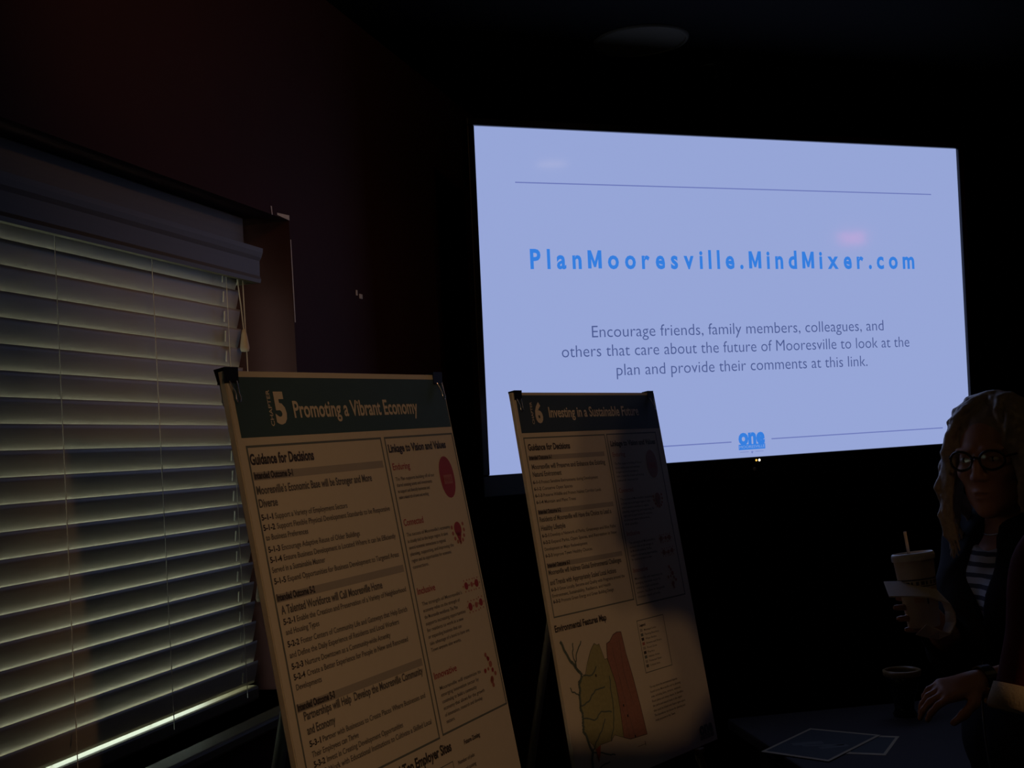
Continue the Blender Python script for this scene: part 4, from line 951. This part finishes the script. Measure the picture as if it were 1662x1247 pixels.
# ---- drink cup with lid and straw, napkin
tilt_c = RY(math.radians(-4)) @ RX(math.radians(-3))
ce = empty('drink_cup', Matrix.Translation((0.770, 2.502, EYE - 0.388)) @ tilt_c, 'pale drink cup with a straw held up by the woman', 'cup')
MB().lathe([(0.0, 0.002), (0.028, 0.002), (0.029, 0.0), (0.0305, 0.003), (0.0335, 0.05), (0.0385, 0.134), (0.0395, 0.136), (0.037, 0.134), (0.032, 0.05), (0.029, 0.006), (0.0, 0.006)], M_CUP, 40).build('cup_body', ce)
MB().lathe([(0.0412, 0.130), (0.0416, 0.138), (0.0400, 0.143), (0.0375, 0.1445), (0.036, 0.141), (0.0, 0.141)], M_LID, 40).build('lid', ce)
MB().tube([(-0.004, 0.004, 0.05), (-0.006, 0.006, 0.186)], 0.0032, M_STRAW, 12).build('straw', ce)
pr = MB()
def wrap(a0, a1, z0, z1, material, lift=0.0004):
    n = 12; vs = []
    for k in range(n + 1):
        a = math.radians(a0 + (a1 - a0) * k / n)
        for z in (z0, z1): r = 0.0335 + (z - 0.05) * 0.0595 + lift; vs.append((r * math.cos(a), r * math.sin(a), z))
    pr.add(vs, [(2 * k, 2 * k + 2, 2 * k + 3, 2 * k + 1) for k in range(n)], material, True)
wrap(180, 360, 0.092, 0.095, M_PRINT); wrap(180, 360, 0.079, 0.081, M_PRINT)
for k in range(11): wrap(190 + k * 15, 196 + k * 15 + (k % 3) * 2.5, 0.083, 0.090, M_PRINT)
wrap(236, 270, 0.050, 0.074, M_TAN, 0.0008); wrap(248, 256, 0.064, 0.069, M_PRINT, 0.0012); wrap(284, 306, 0.048, 0.076, M_TAN, 0.0008); wrap(314, 330, 0.046, 0.074, M_TAN, 0.0008); wrap(276, 282, 0.046, 0.078, M_PRINT, 0.0008)
pr.build('printed_band', ce)
# napkin folded round the base of the cup: a thick sheet bent to a C
npx = [(-0.072, 0.056), (-0.030, 0.054), (0.004, 0.050), (0.022, 0.042), (0.036, 0.026), (0.043, 0.006), (0.042, -0.014), (0.034, -0.030), (0.026, -0.040), (0.006, -0.034), (-0.018, -0.024)]
ne = MB(); vs = []; nn = len(npx)
for i, (x, z) in enumerate(npx):
    t_ = i / (nn - 1)
    nxt = npx[min(i + 1, nn - 1)]; prv = npx[max(i - 1, 0)]; tx_, tz_ = nxt[0] - prv[0], nxt[1] - prv[1]; L = math.hypot(tx_, tz_); ox, oz = -tz_ / L * 0.0012, tx_ / L * 0.0012
    w0, w1 = (-0.052, 0.020)
    shx = -0.012 * (1 - t_)
    for (sg, yy) in ((1, w0), (-1, w0), (-1, w1), (1, w1)):
        dz = (-0.010 if t_ < 0.4 else 0.024 * (t_ - 0.4)) * (1 if yy == w0 else -1) * (1.0 if t_ < 0.4 else 1)
        vs.append((x + sg * ox + (shx if yy == w0 else 0), yy, z + sg * oz + dz))
fs = [(0, 1, 2, 3), tuple(4 * (nn - 1) + j for j in (3, 2, 1, 0))]
for i in range(nn - 1):
    for j in range(4): fs.append((4 * i + j, 4 * i + (j + 1) % 4, 4 * i + 4 + (j + 1) % 4, 4 * i + 4 + j))
ne.add(vs, fs, M_NAPKIN, False)
no = ne.build('napkin', None, Matrix.Translation((0.768, 2.475, EYE - 0.362)))
tag(no, 'white paper napkin folded around the base of the drink cup in the woman’s hand', 'napkin')

# ---- people further right: one whose sleeve enters the frame, one whose head shades the farther board
def listener(QB, lean, qel, qwl, label, cloth, cuff_m, hairm, face=(-1, 0, -0.12), reach=0.0, bend=None):
    qe = empty('person', Matrix.Translation(QB), label, 'person')
    QM = axes(V3(-1, 0, 0))
    def at(x, y, z): return QB + V3(x - lean * max(0.0, z - 0.95), y, z)
    qsl, qsr = at(-reach, -0.20, 1.43 - reach * 0.4), at(0, 0.20, 1.43); qer = at(0.03, 0.27, 1.12); qwr = qer + V3(-0.10, -0.03, -0.22)
    qel = qsl + V3(-0.05, -0.06, -0.30) if qel is None else qel; qwl = qel + V3(-0.06, -0.02, -0.25) if qwl is None else qwl
    bend = (qsl + qel) / 2 if bend is None else bend
    qhc = at(-0.045, 0, 1.685); QHM = axes(V3(*face))
    def qtorso(D, g=0.0, k=0.05):
        D.ell(at(0.02, 0, 0.98), V3(0.125 + g, 0.165 + g, 0.15 + g), QM, k); D.ell(at(0, 0, 1.13), V3(0.120 + g, 0.150 + g, 0.17 + g), QM, k)
        D.ell(at(-0.01, 0, 1.27), V3(0.118 + g, 0.165 + g, 0.17 + g), QM, k); D.cap(qsl + V3(0, 0.03, 0), qsr - V3(0, 0.03, 0), 0.058 + g, 0.058 + g, k)
    def qlegs(D, g=0.0):
        for s in (-1, 1):
            hp = QB + V3(0.02, s * 0.09, 0.93); kn = QB + V3(0.0, s * 0.10, 0.50); an = QB + V3(0.03, s * 0.11, 0.09)
            D.cap(hp, kn, 0.088 + g, 0.06 + g, 0.03); D.chain([kn, kn * 0.6 + an * 0.4 + V3(0.014, 0, 0), an], [0.058 + g, 0.057 + g, 0.039 + g], 0.02)
    lo = np.minimum(np.minimum(QB + V3(-0.28, -0.46, 0), qhc - V3(0.16, 0.1, 0)), np.minimum(qwl, qwr) - 0.22); lo[2] = 0.0
    D = SDF(lo, (QB[0] + 0.25, QB[1] + 0.38, 1.84), 0.006)
    qtorso(D); qlegs(D); D.cap(at(0, 0, 1.44), qhc + QHM @ V3(-0.02, 0, -0.07), 0.062, 0.058, 0.03)
    for sh, el, wr in ((qsl, bend, qwl), (qsr, qer, qwr)): D.cap(sh, el, 0.054, 0.044, 0.03); D.chain([el, el * 0.55 + wr * 0.45, wr], [0.043, 0.043, 0.028], 0.015)
    for s in (-1, 1):
        an = QB + V3(0.03, s * 0.11, 0.09); D.chain([an, an + V3(-0.11, 0, -0.055), an + V3(-0.17, 0, -0.065)], [0.038, 0.032, 0.022], 0.02); D.cap(an, an + V3(0.02, 0, -0.055), 0.036, 0.032, 0.02)
    head(D, qhc, QHM, 1.04)
    hand(D, qwl, V3(-0.1, 0.0, -1), V3(0.1, 1, 0), V3(-1, 0, 0), (0.25, 0.28, 0.3, 0.34), 1.0); hand(D, qwr, V3(-0.25, -0.1, -1), V3(0, -1, 0), V3(-1, 0, 0), (0.25, 0.28, 0.3, 0.34), 1.0)
    D.mesh('body', M_SKIN2, qe, QB)
    D = SDF(qhc - V3(0.18, 0.14, 0.20), qhc + V3(0.20, 0.14, 0.20), 0.005)
    D.ell(qhc + QHM @ V3(-0.018, 0, 0.050), V3(0.110, 0.094, 0.100), QHM, 0.01); D.ell(qhc + QHM @ V3(-0.068, 0, -0.02), V3(0.058, 0.084, 0.085), QHM, 0.02)
    D.ell(qhc + QHM @ V3(0.085, 0, -0.035), V3(0.072, 0.085, 0.095), QHM, 0.01, True)
    D.mesh('hair', hairm, qe, QB)
    D = SDF(np.array((lo[0], QB[1] - 0.46, 0.84)), (QB[0] + 0.30, QB[1] + 0.42, 1.55), 0.006)
    qtorso(D, 0.014); D.cap(qsl, bend, 0.070, 0.070, 0.03); D.cap(bend, qel, 0.070, 0.072, 0.03); D.cap(qsr, qer, 0.072, 0.070, 0.03); D.ell(at(0.02, 0, 0.95), V3(0.14, 0.18, 0.1), QM, 0.04)
    D.half(QB + V3(0, 0, 0.88), -up); D.cap(at(0, 0, 1.45), at(0, 0, 1.7), 0.07, 0.09, 0.01, True)
    for sh, el in ((bend, qel), (qsr, qer)):
        ad = (el - sh) / np.linalg.norm(el - sh); D.cap(el + ad * 0.118, el + ad * 0.25, 0.12, 0.12, 0.0, True); D.cap(el - ad * 0.02, el + ad * 0.10, 0.057, 0.057, 0.0, True)
    D.mesh('jersey', cloth, qe, QB)
    # cuff band round the near sleeve
    ad = (qel - bend) / np.linalg.norm(qel - bend); cf = MB(); n = 40; ca = axes(ad, (0, -1, 0.1)); vs = []
    for k in range(n):
        a = 2 * math.pi * k / n; q = ca @ V3(0, math.cos(a), math.sin(a))
        for (dx, r) in ((0.000, 0.0745), (0.022, 0.0775), (0.026, 0.0755), (0.024, 0.069), (0.000, 0.067)): vs.append(qel + ad * dx + q * r - QB)
    fs = []
    for k in range(n):
        for j in range(5): fs.append((k * 5 + j, k * 5 + (j + 1) % 5, ((k + 1) % n) * 5 + (j + 1) % 5, ((k + 1) % n) * 5 + j))
    cf.add(vs, fs, cuff_m, True); cf.build('sleeve_cuff', qe)
    for a0 in (-0.78, 2.86):
        st = MB(); vs = []
        for j in range(7):
            for da in (-0.055, 0.055):
                ang = a0 + da; q = V3(math.cos(ang), math.sin(ang), 0); vs.append(bend + (qel - bend) * (0.05 + 0.66 * j / 6) + V3(q[0] * -1, q[1], 0) * 0.0728 - QB)
        st.add(vs, [(2 * j, 2 * j + 1, 2 * j + 3, 2 * j + 2) for j in range(6)], cuff_m, True); st.build('sleeve_stripe', qe)
    D = SDF((QB[0] - 0.25, QB[1] - 0.30, 0.05), (QB[0] + 0.25, QB[1] + 0.30, 1.08), 0.007)
    qlegs(D, 0.014); D.ell(QB + V3(0.02, 0, 0.95), V3(0.132, 0.172, 0.13), QM, 0.04); D.half(V3(0, 0, 1.0), up); D.half(V3(0, 0, 0.07), -up)
    D.mesh('trousers', M_BROWN, qe, QB)
    for s in (-1, 1):
        an = QB + V3(0.03, s * 0.11, 0.09); D = SDF(an - V3(0.26, 0.08, 0.09), an + V3(0.10, 0.08, 0.06), 0.005)
        D.chain([an + V3(0.02, 0, -0.042), an + V3(-0.10, 0, -0.05), an + V3(-0.175, 0, -0.058)], [0.042, 0.039, 0.030], 0.02); D.cap(an, an - up * 0.03, 0.045, 0.045, 0.02); D.half(V3(0, 0, 0.002), -up); D.half(an + up * 0.01, up)
        D.mesh('shoe', M_SHOE, qe, QB)
    return qe
listener(V3(1.045, 1.50, 0), 0.30, V3(0.524, 1.250, EYE - 0.272), V3(0.494, 1.225, EYE - 0.50), 'person leaning in at the right edge, showing only a maroon sleeve with a cream cuff', M_MAROON, M_CUFF, M_HAIR2, (-1, 0.0, -0.16), reach=0.10, bend=V3(0.556, 1.262, EYE - 0.165))

# ------------------------------------------------------------------ room lamps (some mirrored in the screen, the second spotlight added for brightness)
def downlight(loc, label, glow):
    e = empty('downlight', Matrix.Translation(loc), label, 'ceiling light', 'round downlights')
    MB().lathe([(0.080, -0.001), (0.080, -0.006), (0.100, -0.006), (0.104, -0.001)], M_LAMPM, 36).build('rim', e)
    MB().lathe([(0.0, -0.004), (0.080, -0.004)], glow, 36).build('diffuser', e)
downlight((2.04, 2.06, ZC), 'warm round downlight in the ceiling, mirrored in the upper left of the screen', M_LAMP)
wp = WASH_POS; downlight((wp.x, wp.y, ZC), 'warm round downlight in the ceiling near the blind', M_SPOTG)
se = empty('spotlight', Matrix.Translation((SPOT_POS.x, SPOT_POS.y, ZC)), 'black spotlight on a stem beside the camera, with a second one added to brighten the farther board', 'spotlight')
MB().tube([(0, 0, 0), (0, 0, SPOT_POS.z - ZC + 0.05)], 0.008, M_LAMPM, 12).lathe([(0, -0.001), (0.05, -0.001), (0.05, -0.02), (0.0, -0.025)], M_LAMPM, 24).tube([(0, 0, SPOT_POS.z - ZC + 0.08), (0.14, -0.04, SPOT_POS.z - ZC + 0.08), (0.14, -0.04, SPOT_POS.z - ZC + 0.04)], 0.008, M_LAMPM, 12).build('stem', se)
qd = (BOARD_AIM - SPOT_POS).to_track_quat('-Z', 'Y').to_matrix().to_4x4()
cn = MB().lathe([(0.0, 0.16), (0.05, 0.16), (0.062, 0.15), (0.062, 0.01), (0.058, 0.01), (0.056, 0.09), (0.0, 0.09)], M_LAMPM, 28).build('lamp_can', se)
cn.matrix_world = Matrix.Translation(SPOT_POS) @ qd
c2 = bpy.data.objects.new('lamp_can', cn.data); COL.objects.link(c2); c2.parent = se  # can for the added second spot
c2.matrix_world = Matrix.Translation(SPOT2_POS) @ (SPOT2_AIM - SPOT2_POS).to_track_quat('-Z', 'Y').to_matrix().to_4x4()
ex = empty('exit_sign', room_m(3.27, OR, 0) @ Matrix.Translation((0, 0, EYE + 0.99)), 'red lit EXIT sign high on the right wall, mirrored faintly in the screen', 'exit sign')
MB().box((-0.13, 0.0015, -0.075), (0.13, 0.04, 0.075), M_LAMPM, 0.005).build('housing', ex)
x_ = MB(); vs, fs = glyphs('EXIT', 0.03, 1.0); lo = min(v[0] for v in vs); hi = max(v[0] for v in vs)
x_.add([(0.085 - (a - lo) / (hi - lo) * 0.17, 0.042, b / CAP * 0.07 - 0.035) for a, b in vs], fs, M_EXIT); xo = x_.build('lettering', ex)
